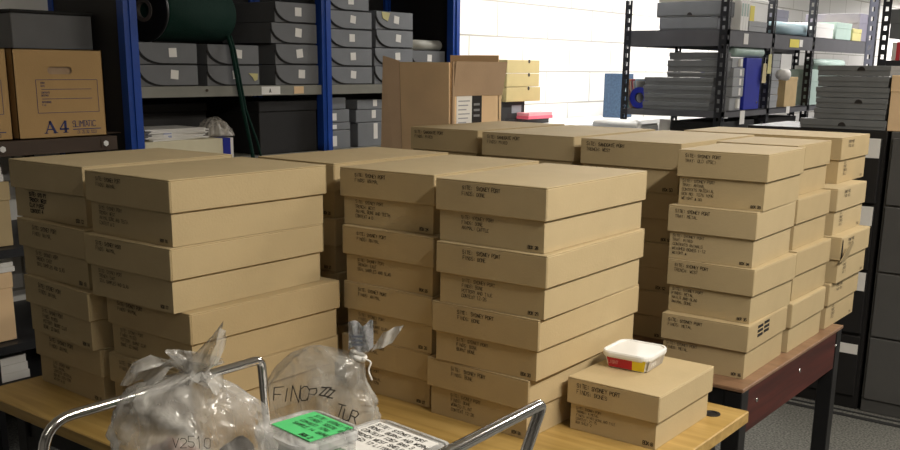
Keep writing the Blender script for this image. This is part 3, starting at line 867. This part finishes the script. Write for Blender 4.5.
# ------------------------------------------------------------------ brown slotted rack at far left with stationery cartons
FX = -3.25
t = thing('brown_rack', 'brown slotted steel rack holding the stationery cartons, far left', 'rack', (-3.5, 1.3, 0))
q = lambda x0, x1, y0, y1, z0, z1: (x0 + 3.5, x1 + 3.5, y0 - 1.3, y1 - 1.3, z0, z1)
for z in (.26, .41, .75, 1.098):
    h = .05 if z > 1 else .03
    MB().box(*q(FX - .004, FX, .4, 2.145, z, z + h)).box(*q(BX, FX - .004, .4, 2.145, z + h - .004, z + h)).box(*q(BX, -3.42, 2.145, 2.278, z + h - .004, z + h)).build('shelf', BROWNST if z > 1 else DARKST, t)
for y in (.42, 1.60, 2.10):
    for x in (FX - .045, BX + .02):
        p = MB().box(*q(x, x + .004, y, y + .04, 0, 1.145)).box(*q(x, x + .04, y, y + .004, 0, 1.145)).build('post', DARKST, t)
for y in (1.70, 2.095):
    MB().box(*q(FX, FX + .002, y - .018, y + .018, 1.108, 1.138)).build('bracket_plate', BROWNST, t)
    MB().tube([q(FX, 0, y, 0, 0, 0)[0:1] + (y - 1.3, 1.123), q(FX + .006, 0, y, 0, 0, 0)[0:1] + (y - 1.3, 1.123)], .011, 6).build('bolt', WHITE, t)
def stationery(label, y0, y1, z0, z1):
    w, h = y1 - y0, z1 - z0
    t = thing('stationery_carton', label, 'carton', (FX - .03, (y0 + y1) / 2, z0), 0, 'stationery cartons on the brown rack')
    b = MB()
    hw, hz = .047, h * .76
    # front face with a stadium-shaped hand hole
    hole = []
    for k in range(9):
        a = math.radians(90 + 180 * k / 8); hole.append((-hw + .013 + .013 * math.cos(a), hz + .013 * math.sin(a)))
    for k in range(9):
        a = math.radians(-90 + 180 * k / 8); hole.append((hw - .013 + .013 * math.cos(a), hz + .013 * math.sin(a)))
    outer = []
    nh = len(hole)
    for x, z in hole:
        d = Vector((x, z - hz))
        s_ = min((w / 2) / max(1e-6, abs(d.x)), ((h - hz) if d.y > 0 else hz) / max(1e-6, abs(d.y)))
        outer.append((d.x * s_, hz + d.y * s_))
    def edge_id(p):
        return 'x%d' % (p[0] > 0) if abs(abs(p[0]) - w / 2) < 1e-6 else 'z%d' % (p[1] > hz)
    for k in range(nh):
        k2 = (k + 1) % nh
        pts = [(0, *hole[k]), (0, *hole[k2]), (0, *outer[k2])]
        if edge_id(outer[k]) != edge_id(outer[k2]):
            mx, mz = outer[k][0] + outer[k2][0], outer[k][1] + outer[k2][1]
            if abs(outer[k][0] - outer[k2][0]) > w * .9:
                up_ = outer[k][1] > hz and outer[k2][1] > hz
                pts += [(0, (w / 2) * (1 if outer[k2][0] > 0 else -1), h if up_ else 0), (0, (w / 2) * (1 if outer[k][0] > 0 else -1), h if up_ else 0)]
            else:
                pts += [(0, (w / 2) * (1 if mx > 0 else -1), h if mz > 2 * hz else 0)]
        b.quad(pts + [(0, *outer[k])])
    b.box(-.26, -.25, -w / 2, w / 2, 0, h).box(-.25, 0, -w / 2, -w / 2 + .004, 0, h).box(-.25, 0, w / 2 - .004, w / 2, 0, h).box(-.25, 0, -w / 2, w / 2, h - .004, h).box(-.25, 0, -w / 2, w / 2, 0, .004)
    body = b.build('carton_body', A4CARD, t)
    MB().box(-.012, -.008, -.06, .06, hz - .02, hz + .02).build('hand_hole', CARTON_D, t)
    m = MB()
    T = .0016
    x0, x1, za, zb = -w * .275, w * .42, h * .285, h * .655
    for a_, b_, c_, d_ in ((x0, x1, zb, zb + T), (x0, x1, za, za + T), (x0, x0 + T, za, zb), (x1, x1 + T, za, zb), (x0 + .02, x1 - .025, zb - .033, zb - .033 + T), (x0 + .02, x1 - .025, zb - .066, zb - .066 + T)):
        m.box(0, .0006, a_, b_, c_, d_)
    for k, s_ in enumerate(['FROM', 'DATE', 'CONTENTS', 'DESTROY', 'REFERENCE', 'FILE']):
        write(m, s_, (0, x0 + .018, zb - .013 - (k // 2) * .033 - (k % 2) * .010), (0, 1, 0), (0, 0, 1), .0055, (1, 0, 0), .0010)
    write(m, 'SLIMTATIC', (0, w * .10, h * .118), (0, 1, 0), (0, 0, 1), .021, (1, 0, 0), .0022, 0, .82)
    m.box(0, .0006, w * .10, w * .43, h * .085, h * .095)
    write(m, '01 25 32 1000', (0, w * .15, h * .040), (0, 1, 0), (0, 0, 1), .010, (1, 0, 0), .0012, 0, 1.0)
    m.build('printing', BLUEINK, body)
    m = MB()   # heavy serif A4
    def bar(p, q_, th):
        p, q_ = Vector(p), Vector(q_); d = (q_ - p).normalized(); n_ = Vector((-d.y, d.x)) * th / 2
        m.quad([(.0008, *(p + n_)), (.0008, *(p - n_)), (.0008, *(q_ - n_)), (.0008, *(q_ + n_))])
    ox, oz, H_ = -w * .205, h * .055, .043
    bar((ox, oz), (ox + .018, oz + H_), .004); bar((ox + .016, oz + H_), (ox + .037, oz), .0095); bar((ox + .008, oz + .014), (ox + .028, oz + .014), .004)
    bar((ox - .007, oz + .0015), (ox + .008, oz + .0015), .003); bar((ox + .027, oz + .0015), (ox + .046, oz + .0015), .003)
    ox += .053
    bar((ox + .023, oz), (ox + .023, oz + H_), .0095); bar((ox + .022, oz + H_), (ox, oz + .013), .004); bar((ox, oz + .0135), (ox + .036, oz + .0135), .006); bar((ox + .013, oz + .0015), (ox + .033, oz + .0015), .003)
    m.build('size_mark', BLUEINK, body, recalc=False)
    return t
stationery('brown cardboard A4 stationery carton with hand hole and blue printing, right one', 1.78, 2.125, 1.1486, 1.458)
stationery('brown cardboard A4 stationery carton cut off by the left edge', 1.415, 1.760, 1.1486, 1.458)
t = thing('storage_box', 'tall dark grey box with black lid edge standing behind the stationery cartons', 'box', (-3.70, 2.10, 1.1486))
MB().box(-.13, .15, -.165, .165, 0, .440).build('case', GREYBOX, t, .003); MB().box(-.133, .156, -.170, .170, .440, .452).build('lid_edge', BLACK_AND_GAP, t, .002)
# bits on the lower levels of the brown rack, seen at the far left edge
t = thing('cardboard_box', 'plain kraft box on the brown rack left of the far left stack', 'box', (-3.30, 1.45, .782), 0)
MB().box(-.3, .0, -.3, .285, 0, .16).build('case', KRAFT[3], t, .002); MB().box(-.303, .003, -.303, .288, .16, .225).build('lid', KRAFT[3], t, .002)
t = thing('cardboard_box', 'plain brown box on the lower level of the brown rack', 'box', (-3.30, 1.43, .443), 0)
MB().box(-.3, .0, -.3, .285, 0, .19).build('case', CARTON, t, .002); MB().box(-.303, .003, -.303, .288, .19, .245).build('lid', CARTON, t, .002)
for lb, z, hh, y1 in (('white paper bundle above the plain kraft box at the far left', 1.009, .075, 1.72), ('white paper bundle above the lower brown box at the far left', .69, .055, 1.73), ('white paper bundle on the lowest level at the far left', .293, .09, 1.75)):
    t = thing('paper_bundle', lb, 'papers', (-3.30, 1.5, z), 0, 'paper bundles on the brown rack')
    for k in range(3): MB().box(-.22 + .004 * k, -.002 * k, -.2, y1 - 1.5 - .004 * k, hh / 3 * k, hh / 3 * (k + 1) - .001).build('ream', PAPER, t)

# ------------------------------------------------------------------ open carton behind the rear row
t = thing('open_carton', 'tall open brown carton with folded flaps behind the rear row', 'carton', (-2.136, 2.742, DARKZ), 0)
H = .748
m = MB()
fw, fd, tk = .205, .31, .005
m.box(-fw, 0, 0, tk, 0, H, (-.02, 0, -.01, -.01)).box(-tk, 0, tk, fd, 0, H, (0, 0, 0, .0)).box(-fw, -fw + tk, tk, fd, 0, H, (-.02, -.02, 0, 0)).box(-fw, 0, fd - tk, fd, 0, H + .028, (-.02, 0, -.02, -.02)).box(-fw, 0, 0, fd, 0, .006)
m.build('carton_body', CARTON, t)
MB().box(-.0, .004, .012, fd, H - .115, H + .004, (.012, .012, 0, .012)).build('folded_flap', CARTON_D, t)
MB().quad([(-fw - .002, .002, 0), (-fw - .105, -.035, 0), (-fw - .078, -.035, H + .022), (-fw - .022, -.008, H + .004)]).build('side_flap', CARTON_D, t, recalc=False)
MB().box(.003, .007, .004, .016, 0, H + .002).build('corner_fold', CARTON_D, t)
lb = MB().box(.0, .0012, .035, .125, H - .235, H - .115).build('shipping_label', PAPER, t)
m = MB()
for k in range(7): m.box(.0012, .0016, .045, .112 - .01 * (k % 3), H - .135 - k * .015, H - .131 - k * .015)
m.build('printed_lines', solid('grey_print2', (.35, .35, .38)), lb)
lb = MB().box(.0, .0012, .126, .185, H - .23, H - .115).build('black_label', INK, t)
m = MB()
for k in range(3): m.box(.0012, .0016, .136, .172, H - .150 - k * .02, H - .142 - k * .02)
m.build('printed_lines', solid('grey_print3', (.25, .25, .26)), lb)

# ------------------------------------------------------------------ white counter and things on it, against the block wall
t = thing('white_counter', 'white painted counter along the block wall beyond the open carton', 'counter', (-3.6, 5.85, 0))
MB().box(-.26, .26, -1.2, 1.1, 1.015, 1.05).build('worktop', WHITEP, t, .003)
for y in (-1.15, -.4, .35):
    d = MB().box(-.24, .22, y, y + .7, .0, 1.012).build('cupboard', WHITEP, t)
    MB().box(.22, .238, y + .01, y + .69, .08, 1.0).build('door', WHITEP, d, .003)
for k, (z, y1) in enumerate([(1.197, 5.555), (1.291, 5.535), (1.376, 5.535)]):
    h = .090 if k == 0 else .082
    t = thing('card_box', 'cream card box with a dark hole, %s of the three by the block wall' % ['bottom', 'middle', 'topmost'][k], 'box', (-3.6, 5.40, z), 0, 'cream boxes by the block wall')
    MB().box(-.14, .0, -.2, y1 - 5.36, 0, h).build('case', CREAM, t, .002)
    MB().tube([(-.001, .05, h - .008), (.0012, .05, h - .008)], .012, 12).build('finger_hole', INK, t)
t = thing('black_tray', 'flat black tray holding a red folder on the white counter', 'tray', (-3.6, 5.45, 1.05))
MB().box(-.15, .0, -.32, .26, 0, .012).box(-.15, -.145, -.32, .26, .012, .04).box(-.005, .0, -.32, .26, .012, .035).box(-.15, 0, .255, .26, .012, .035).box(-.15, 0, -.32, -.315, .012, .035).build('tray_body', BLACKM, t)
t = thing('black_box', 'small black box under the cream boxes, behind the red folder', 'box', (-3.62, 5.27, 1.064))
MB().box(-.11, .0, -.13, .17, 0, .132).build('case', BLACK_AND_GAP, t, .002); MB().box(0, .001, .02, .13, .06, .11).build('grey_label', GREYBOX2, t)
t = thing('red_folder', 'red folder lying in the black tray on the counter', 'folder', (-3.607, 5.52, 1.088))
MB().box(.006, .10, -.20, .09, 0, .020).build('cover', PINK, t, .002); MB().box(.006, .098, -.195, .085, .021, .040).build('pages', solid('pink_pages', (.72, .3, .33)), t)
t = thing('box_file', 'blue mottled box file standing at the end of the white counter', 'file', (-3.6, 6.61, 1.05))
MB().box(-.12, .03, .05, .235, 0, .325).build('case', BLUEFILE, t, .004); MB().box(.03, .0312, .10, .15, .17, .25).build('spine_label', PALEBL, t)

# ------------------------------------------------------------------ lights
def batten(label, x, y0, y1, power, z=2.62, col=(1, .93, .82), n=1):
    t = thing('ceiling_light', label, 'light', (x, (y0 + y1) / 2, z), 0, 'ceiling battens')
    L = (y1 - y0) / 2
    MB().box(-.07, .07, -L, L, .04, .10).build('housing', WHITEP, t, .004)
    MB().tube([(-.03, -L + .02, .02), (-.03, L - .02, .02)], .013, 10).build('tube', TUBE_ON, t)
    MB().tube([(.03, -L + .02, .02), (.03, L - .02, .02)], .013, 10).build('tube', TUBE_ON, t)
    ld = bpy.data.lights.new('batten_lamp', 'AREA')
    ld.shape = 'RECTANGLE'; ld.size = .14; ld.size_y = 2 * L; ld.energy = power; ld.color = col
    lo = bpy.data.objects.new('batten_lamp', ld); C.objects.link(lo); lo.location = (x, (y0 + y1) / 2, z - .01)
batten('ceiling batten light over the aisle right of the tables', .75, .6, 2.1, 84)
batten('ceiling batten light nearest the camera', .2, -1.6, -.2, 2)
batten('ceiling batten light beyond the dark table', .35, 3.3, 4.8, 60)
batten('ceiling batten light near the block wall', -2.75, 5.0, 6.5, 58, col=(1, .97, .93))
batten('ceiling batten light further along the block wall', -2.9, 7.6, 9.1, 80, col=(1, .97, .93))
for k, (x, y, z) in enumerate([(-1.2, 7.2, 2.6), (-3.2, 15, 2.36), (-2.2, 15.6, 2.36), (-1.2, 15.2, 2.36), (-3.2, 18.2, 2.36), (-2.2, 18.8, 2.36), (-1.2, 18.4, 2.36), (2.2, 9, 2.6)]):
    batten('distant ceiling batten light, %s down the room' % ['first', 'second', 'third', 'fourth', 'fifth', 'sixth', 'seventh', 'eighth'][k], x, y, y + 1.8, 75, z, col=(1, .96, .94))

# ------------------------------------------------------------------ grey slotted rack at the back right
def slotted_post(parent, x, y, z1, sx, sy, mat, wd=.045, pitch=.05):
    """angle post: two flanges with real slot holes. sx, sy point from the corner into the shelf"""
    m = MB(); th = .003
    a = wd * .32
    def bx(u0, u1, z0, z1_, along):
        if along == 'x':
            xs = sorted((x + sx * u0, x + sx * u1)); ys = sorted((y, y + sy * th))
        else:
            xs = sorted((x, x + sx * th)); ys = sorted((y + sy * u0, y + sy * u1))
        m.box(xs[0], xs[1], ys[0], ys[1], z0, z1_)
    for al in 'xy':
        bx(0, a, 0, z1, al); bx(wd - a, wd, 0, z1, al)
        z = 0
        while z < z1:
            bx(a, wd - a, z, min(z1, z + pitch * .52), al); z += pitch
    return m.build('post', mat, parent)
RX0, RX1 = -2.87, -2.234
t = thing('grey_rack', 'grey slotted steel rack along the back, stacked with flat grey boxes', 'rack', (0, 0, 0))
for y, sy in ((5.354, 1), (6.05, 1), (6.80, 1), (8.3, -1)):
    slotted_post(t, RX1, y, 2.05, -1, sy, DARKST); slotted_post(t, RX0, y, 1.80, 1, sy, DARKST)
for z, h in ((.12, .04), (.95, .035), (1.18, .035), (1.63, .09)):
    MB().box(RX0, RX1, 5.358, 5.362, z - h, z).box(RX1 - .004, RX1, 5.36, 8.3, z - h, z).box(RX0, RX0 + .004, 5.36, 8.3, z - h, z).box(RX0, RX1, 5.36, 8.3, z - .004, z).build('shelf', RACKST, t)
    for y in (5.6, 6.4, 7.4): MB().box(RX0 + .004, RX1 - .004, y, y + .03, z - h * .6, z - .004).build('cross_bar', TAN, t)
for y0, y1, z0, z1, mt in ((5.60, 5.665, 1.555, 1.615, PAPER), (6.36, 6.53, 1.555, 1.605, YELLOW), (6.54, 6.60, 1.56, 1.605, PAPER), (5.63, 5.70, 1.10, 1.178, PAPER), (6.40, 6.46, 1.14, 1.185, PAPER)):
    MB().box(RX1, RX1 + .002, y0, y1, z0, z1).build('shelf_label', mt, t)
MB().box(-2.44, -2.436, 6.30, 6.795, 1.184, 1.53).build('back_sheet', ENDPANEL, t)

def lidded(name, label, cat, x0, x1, y0, y1, z0, z1, mat, group=None, frac=.55, notch=None, gap=.002):
    t = thing(name, label, cat, ((x0 + x1) / 2, (y0 + y1) / 2, z0), 0, group)
    w, d, h = (x1 - x0) / 2, (y1 - y0) / 2, z1 - z0
    MB().box(-w + gap, w - gap, -d + gap, d - gap, 0, h * (1 - frac) + .002).build('base', mat, t, .0015)
    l = MB().box(-w, w, -d, d, h * (1 - frac), h - .0015).build('lid', mat, t, .0015)
    if notch is not None:
        poly = [(notch - .016, 0)] + [(notch - .016 * math.cos(math.pi * k / 8), .016 * math.sin(math.pi * k / 8)) for k in range(1, 8)] + [(notch + .016, 0)]
        MB().prism(poly, (0, -d - .0008, h * (1 - frac)), (1, 0, 0), (0, 0, 1), (0, 1, 0), .0007).build('thumb_notch', INK, l)
    return t
names5 = ['bottom', 'second from bottom', 'third from bottom', 'topmost']
for k in range(4):
    z = 1.1805 + k * .0465
    lidded('flat_box', 'flat grey box on the grey rack, %s of the wider pile' % names5[k], 'box', -2.735 + .006 * (k % 2), -2.315 + .005 * k, 5.37, 5.505, z, z + .046, GREYDK, 'flat grey boxes on the grey rack')
for k, (x0, x1, h) in enumerate([(-2.59, -2.262, .03), (-2.59, -2.258, .066), (-2.582, -2.262, .044)]):
    z = 1.3665 + [0, .0305, .097][k]
    lidded('flat_box', 'flat grey box on the grey rack, %s of the narrower upper pile' % ['bottom', 'middle', 'topmost'][k], 'box', x0, x1, 5.372, 5.505, z, z + h, GREYDK, 'flat grey boxes on the grey rack')
lidded('storage_box', 'grey box without notch on the top shelf of the grey rack', 'box', -2.655, -2.30, 5.37, 5.56, 1.630, 1.700, GREYBOX2, 'boxes on the top of the grey rack', .9)
lidded('storage_box', 'grey box with a thumb notch on the top shelf of the grey rack', 'box', -2.675, -2.285, 5.368, 5.56, 1.701, 1.785, GREYBOX2, 'boxes on the top of the grey rack', .9, 0.01)
lidded('storage_box', 'pale beige box, topmost on the grey rack near its left post', 'box', -2.67, -2.30, 5.37, 5.56, 1.786, 1.86, solid('pale_beige_box', (.46, .45, .38), .6), 'boxes on the top of the grey rack', .8)
for k, (y0, y1, zz) in enumerate([(5.575, 5.61, .24), (5.612, 5.65, .22), (5.652, 5.69, .235)]):
    t = thing('box_file', 'white file standing on the top shelf of the grey rack, %s from the left' % ['first', 'second', 'third'][k], 'file', (-2.36, (y0 + y1) / 2, 1.63), 0, 'white files on the grey rack')
    MB().box(-.11, .11, -(y1 - y0) / 2, (y1 - y0) / 2, 0, zz).build('case', WHITEP, t, .002); MB().box(.11, .1108, -.010, .010, .08, .15).build('spine_label', PALEGR, t)
lidded('storage_box', 'low white box under the box with the yellow tag', 'box', -2.56, -2.25, 5.71, 5.99, 1.63, 1.690, GREYLT, None, .5)
t = thing('storage_box', 'white box with a yellow tag on the top shelf of the grey rack', 'box', (-2.40, 5.86, 1.6895))
MB().box(-.14, .14, -.14, .15, 0, .105).build('case', WHITEP, t, .003); MB().box(-.142, .142, -.142, .152, .105, .125).build('lid', WHITEP, t, .003); MB().box(.1422, .1435, -.135, -.07, .0, .085).build('yellow_tag', YELLOW, t)
o = MB().ring((-2.335, 6.10, 1.6725), (-2.325, 6.86, 1.6725), .042, .022, 24).build('paper_tube', PALEBL); tag(o, 'pale blue tube lying along the top shelf of the grey rack', 'tube')
t = lidded('storage_box', 'mauve grey box behind the pale blue tube', 'box', -2.68, -2.39, 6.15, 6.74, 1.63, 1.80, PURPLE, None, .3)
for k in range(5):
    z = 1.1805 + [0, .078, .136, .19, .242][k]; h = [.077, .057, .053, .051, .058][k]
    t = thing('index_box', 'small grey box, %s of five beside the blue panel on the grey rack' % ['bottom', 'second from bottom', 'third from bottom', 'second from top', 'topmost'][k], 'box', (-2.33, 5.602, z), 0, 'small grey boxes by the blue panel')
    MB().box(-.09, .085 - (.012 if k in (0, 4) else 0), -.085, .075, 0, h - .001).build('case', GREYLT, t, .002); MB().box(.0855 - (.012 if k in (0, 4) else 0), .0865, .005, .035, h * .15, h * .85).build('paper_label', PAPER, t)
t = thing('board_panel', 'royal blue board file standing on the grey rack', 'file', (-2.33, 5.825, 1.1805))
MB().box(-.2, .085, -.125, .115, 0, .30).build('case', ROYAL, t, .003); MB().tube([(.085, .08, .04), (.087, .08, .04)], .008, 10).build('finger_ring', STEEL, t)
o = MB().tube([(-2.275, 5.53, 1.5135), (-2.275, 5.55, 1.5135), (-2.275, 5.97, 1.5135), (-2.275, 5.99, 1.5135)], .03, 18, True, [.022, .031, .031, .024]).build('paper_tube', PALEGR); tag(o, 'pale green roll lying on the blue file and small grey boxes', 'tube')
for k, (y, z0, z1) in enumerate([(5.955, 1.335, 1.45), (6.03, 1.39, 1.505)]):
    t = thing('string_tag', ['brown tag hanging beside the blue file', 'pale yellow tag hanging on the middle rack post'][k], 'tag', (RX1 + .004, y, z0), 0, 'tags on the grey rack')
    MB().box(0, .002, -.035, .03, 0, z1 - z0, (0, 0, .008, -.008)).build('card', [CORE, YELLOWP][k], t); MB().tube([(.001, 0, z1 - z0 - .01), (.001, .0, z1 - z0 + .035)], .002, 6).build('string', PAPER, t)
for k in range(4):
    z = 1.1805 + k * .083
    lidded('index_box', 'small grey box, %s of four behind the middle rack post' % names5[k], 'box', -2.42, -2.25, 6.105, 6.27, z, z + .082, GREYLT, 'small grey boxes behind the middle post', .5)
o = MB().grid([[Vector((r * math.cos(a * math.pi / 10), z, r * math.sin(a * math.pi / 10))) for a in range(20)] for r, z in ((.001, 0), (.028, 0), (.033, .03), (.036, .07), (.033, .07), (.001, .065))]).build('paper_cup', PAPER)
o.location = (-2.205, 6.13, 1.385); o.rotation_euler = (0, 0, -.4); tag(o, 'white paper cup lodged against the middle rack post', 'cup')
lidded('card_box', 'tan card box standing on the grey rack before the dark sheet', 'box', -2.40, -2.245, 6.385, 6.61, 1.1805, 1.372, solid('tan_card', (.55, .40, .2), .7), None, .12)
# lower shelf bits glimpsed over the rear row of boxes
for k, (x0, x1, y, z) in enumerate([(-3.0, -2.71, 5.30, 1.092), (-2.98, -2.66, 5.225, 1.088)]):
    o = MB().ring((x0, y + .03, z), (x1, y - .03, z), .026, .012, 18).build('paper_tube', WHITE); o['label'] = ['white cardboard tube with a tan bore at the rack foot, left one', 'white cardboard tube with a tan bore at the rack foot, right one'][k]; o['category'] = 'tube'; o['group'] = 'tubes at the rack foot'
t = thing('tube_stand', 'low crate carrying the white tubes left of the grey rack', 'crate', (-2.84, 5.28, 0))
MB().box(-.17, .20, -.10, .062, 0, 1.06).build('case', GREYDK, t, .003); MB().box(-.172, .202, -.102, .0625, 1.00, 1.0615).build('rim', GREYBOX2, t)
lidded('crate', 'black crate on the low shelf of the grey rack', 'crate', -2.55, -2.25, 5.39, 5.9, .951, 1.12, BLACK_AND_GAP, None, .2)
t = thing('card_sign', 'small white card standing before the black crate', 'card', (-2.60, 5.40, .951)); MB().box(-.04, .03, 0, .004, 0, .17, (0, 0, .02, .02)).build('card', PAPER, t); MB().box(-.03, .02, .010, .0105, .09, .094).build('ruled_line', INK, t)
lidded('crate', 'dark grey box on the low shelf under the tan card box', 'crate', -2.5, -2.285, 6.1, 6.75, .951, 1.115, ENDPANEL, None, .5)
# more boxes further down the rack
for lb, nm_, x0, x1, y0, y1, z0, z1, mt in (
    ('pale box past the third rack post on the top shelf', 'storage_box', -2.60, -2.26, 6.88, 7.30, 1.6305, 1.73, WHITEP),
    ('pale green box further down the rack top', 'storage_box', -2.60, -2.26, 7.36, 7.72, 1.6305, 1.75, PALEGR),
    ('yellow card box at the far end of the rack top', 'storage_box', -2.60, -2.26, 7.76, 7.98, 1.6305, 1.72, YELLOWP),
    ('mauve box at the far end of the rack top', 'storage_box', -2.7, -2.285, 7.99, 8.24, 1.6305, 1.84, PURPLE),
    ('pale green box past the third rack post on the lower shelf', 'storage_box', -2.60, -2.26, 6.9, 7.5, 1.1805, 1.42, PALEGR),
    ('white box at the far end of the lower rack shelf', 'storage_box', -2.60, -2.26, 7.56, 8.1, 1.1805, 1.45, WHITEP)):
    lidded(nm_, lb, 'box', x0, x1, y0, y1, z0, z1, mt, None, .35)
o = MB().ring((-2.28, 6.9, 1.505), (-2.28, 7.6, 1.505), .035, .02, 20).build('paper_tube', PALEGR); o.location = (0, 0, -.049); tag(o, 'pale green tube lying on the pale green box', 'tube')
# fan of coloured files and blue reel at the near left of the rack
for k, (mt, lb) in enumerate([(solid('aqua_card', (.25, .62, .62), .5), 'aqua'), (solid('peach_card', (.78, .42, .25), .5), 'peach'), (PINK, 'pink'), (solid('pale_sky_card', (.5, .65, .8), .5), 'sky blue')]):
    t = thing('paper_folder', '%s folder leaning in the fan at the left of the grey rack' % lb, 'folder', (-2.852 + .020 * k, 5.44, 1.1805), 0, 'fan of coloured folders')
    MB().box(0, .003, -.03, .16, 0, .17, (-.02, -.02, 0, 0)).build('cover', mt, t); MB().box(.0035, .0085, -.026, .155, .003, .16, (-.02, -.02, 0, 0)).build('pages', PAPER, t)
t = thing('tape_reel', 'royal blue reel standing left of the wide flat grey boxes', 'reel', (-2.762, 5.40, 1.2435))
MB().ring((0, -.025, 0), (0, -.015, 0), .062, .03, 28).build('flange', ROYAL, t); MB().ring((0, -.015, 0), (0, .0, 0), .055, .03, 28).build('winding', INK, t)

# ------------------------------------------------------------------ cabinets at the right
t = thing('card_cabinet', 'black drawer cabinet with white drawer cards behind the dark table', 'cabinet', (-1.34, 4.45, 0))
MB().box(-.29, .29, -.245, .25, 0, 1.178).build('case', CABDK, t, .003)
for k in range(4):
    d = MB().box(-.275, .275, -.262, -.246, .06 + k * .275, .322 + k * .275).build('drawer', CABDK, t, .003)
    p = MB().box(.165, .272, -.2645, -.263, .245 + k * .275, .288 + k * .275 + (.035 if k > 0 else 0)).build('drawer_card', PAPER, d)
    m = MB(); write(m, 'A-C', (.175, -.2652, .255 + k * .275), (1, 0, 0), (0, 0, 1), .012, (0, -1, 0), .0015, .2); m.build('handwriting', INK, p)
    MB().tube([(-.04, -.262, .18 + k * .275), (-.04, -.28, .18 + k * .275), (.04, -.28, .18 + k * .275), (.04, -.262, .18 + k * .275)], .005, 8).build('handle', BLACKM, d)
t = thing('filing_cabinet', 'dark grey filing cabinet at the right edge beside the black one', 'cabinet', (-.74, 4.45, 0))
MB().box(-.295, .29, -.25, .25, 0, 1.178).build('case', CABGR, t, .003)
for k in range(4):
    d = MB().box(-.285, .28, -.262, -.251, .06 + k * .275, .328 + k * .275).build('drawer', CABGR, t, .003)
    MB().box(-.05, .05, -.275, -.2625, .22 + k * .275, .235 + k * .275).build('handle', STEEL, d)
lidded('flat_box', 'widest flat grey box lying on the black cabinet under the pile', 'box', -1.405, -1.06, 4.205, 4.55, 1.1785, 1.218, GREYDK, 'flat grey boxes on the black cabinet', .7, .0)
for k in range(5):
    z = 1.2185 + k * .0432
    lidded('flat_box', 'flat grey box on the black cabinet, %s of the five above the widest' % ['bottom', 'second from bottom', 'third from bottom', 'second from top', 'topmost'][k], 'box', -1.352 + .004 * (k % 2), -1.068 + .003 * (k % 3), 4.208, 4.5, z, z + .043, GREYDK, 'flat grey boxes on the black cabinet', .5, .03 if k in (1, 4) else None)
lidded('carton', 'brown carton on the grey filing cabinet at the right edge', 'carton', -1.058, -.75, 4.205, 4.5, 1.1785, 1.398, CARTON, None, .3)
# dark rack in the far right background
t = thing('dark_rack', 'dark slotted rack in the right background with books', 'rack', (0, 0, 0))
slotted_post(t, -1.60, 5.74, 2.1, 1, 1, solid('sunlit_blue_steel', (.42, .45, .60), .4, .2)); slotted_post(t, -1.53, 5.742, 2.1, 1, 1, DARKST); slotted_post(t, -.60, 5.74, 2.1, -1, 1, DARKST); slotted_post(t, -1.53, 6.2, 2.1, 1, -1, DARKST); slotted_post(t, -.60, 6.2, 2.1, -1, -1, DARKST)  # leftmost post: the sunlight on it is put into the pale steel colour
for z in (.3, .9, 1.47, 2.0):
    MB().box(-1.53, -.60, 5.745, 6.2, z - .06, z).build('shelf', RACKST if z > 1.5 else DARKST, t)
MB().box(-1.53, -.60, 6.19, 6.195, .3, 2.0).build('back_sheet', DARKBACK, t)
lidded('storage_box', 'dark grey box above the books on the dark rack', 'box', -1.50, -.9, 5.80, 6.1, 1.585, 1.74, GREYDK, None, .5)
BK = [(.70, .66, .6), (.6, .05, .06), (.75, .72, .66), (.66, .6, .55), (.4, .06, .08), (.74, .70, .66), (.12, .12, .14), (.7, .66, .55), (.62, .58, .54), (.55, .07, .07), (.7, .68, .64), (.45, .44, .42)]
x = -1.475
for k, c in enumerate(BK):
    wdt = R.uniform(.020, .034)
    t = thing('book', '%s book on the dark rack, %s from the left post' % (['white', 'red', 'white', 'beige', 'dark red', 'white', 'black', 'cream', 'beige', 'red', 'white', 'grey'][k], ['first', 'second', 'third', 'fourth', 'fifth', 'sixth', 'seventh', 'eighth', 'ninth', 'tenth', 'eleventh', 'twelfth'][k]), 'book', (x, 5.80, 1.4705), 0, 'books on the dark rack')
    h = R.uniform(.092, .108)
    MB().box(0, wdt, 0, .003, 0, h).box(0, .002, .003, .09, 0, h).box(wdt - .002, wdt, .003, .09, 0, h).build('cover', solid('book_cloth_%d' % k, c, .6), t); MB().box(.002, wdt - .002, .003, .088, .002, h - .003).build('pages', PAPER, t)
    x += wdt + .001

# everything that rests on something gets a hair of clearance
for o in list(C.objects):
    if o.parent is None and o.get('category') and o['category'] not in ('table', 'shelving', 'rack', 'trolley', 'cabinet', 'counter', 'light'):
        o.location.z += .0005

# ------------------------------------------------------------------ camera
CAMZ, PITCH, ROLL, F = 1.4115, .23463, .010634, 975.6
cp, sp, cr, sr = math.cos(PITCH), math.sin(PITCH), math.cos(ROLL), math.sin(ROLL)
fw_ = Vector((0, cp, -sp)); u0 = Vector((0, sp, cp)); r0 = Vector((1, 0, 0))
rt = r0 * cr + u0 * sr; upv = u0 * cr - r0 * sr
yaw = Matrix.Rotation(.66, 3, 'Z')
rt, upv, fw_ = yaw @ rt, yaw @ upv, yaw @ fw_
M = Matrix((rt, upv, -fw_)).transposed().to_4x4()
M.translation = (0, 0, CAMZ)
cd = bpy.data.cameras.new('camera'); cam = bpy.data.objects.new('camera', cd); C.objects.link(cam)
cam.matrix_world = M
cd.sensor_fit = 'HORIZONTAL'; cd.sensor_width = 36; cd.lens = F / 900 * 36
cd.shift_y = (300 - 225) / 900
cd.clip_start = .05; cd.clip_end = 100
sc.camera = cam
w = bpy.data.worlds.new('world'); sc.world = w; w.use_nodes = True
w.node_tree.nodes['Background'].inputs[0].default_value = (.8, .8, .85, 1); w.node_tree.nodes['Background'].inputs[1].default_value = .02
sc.view_settings.view_transform = 'Standard'
sc.view_settings.look = 'None'
sc.view_settings.exposure = 0.
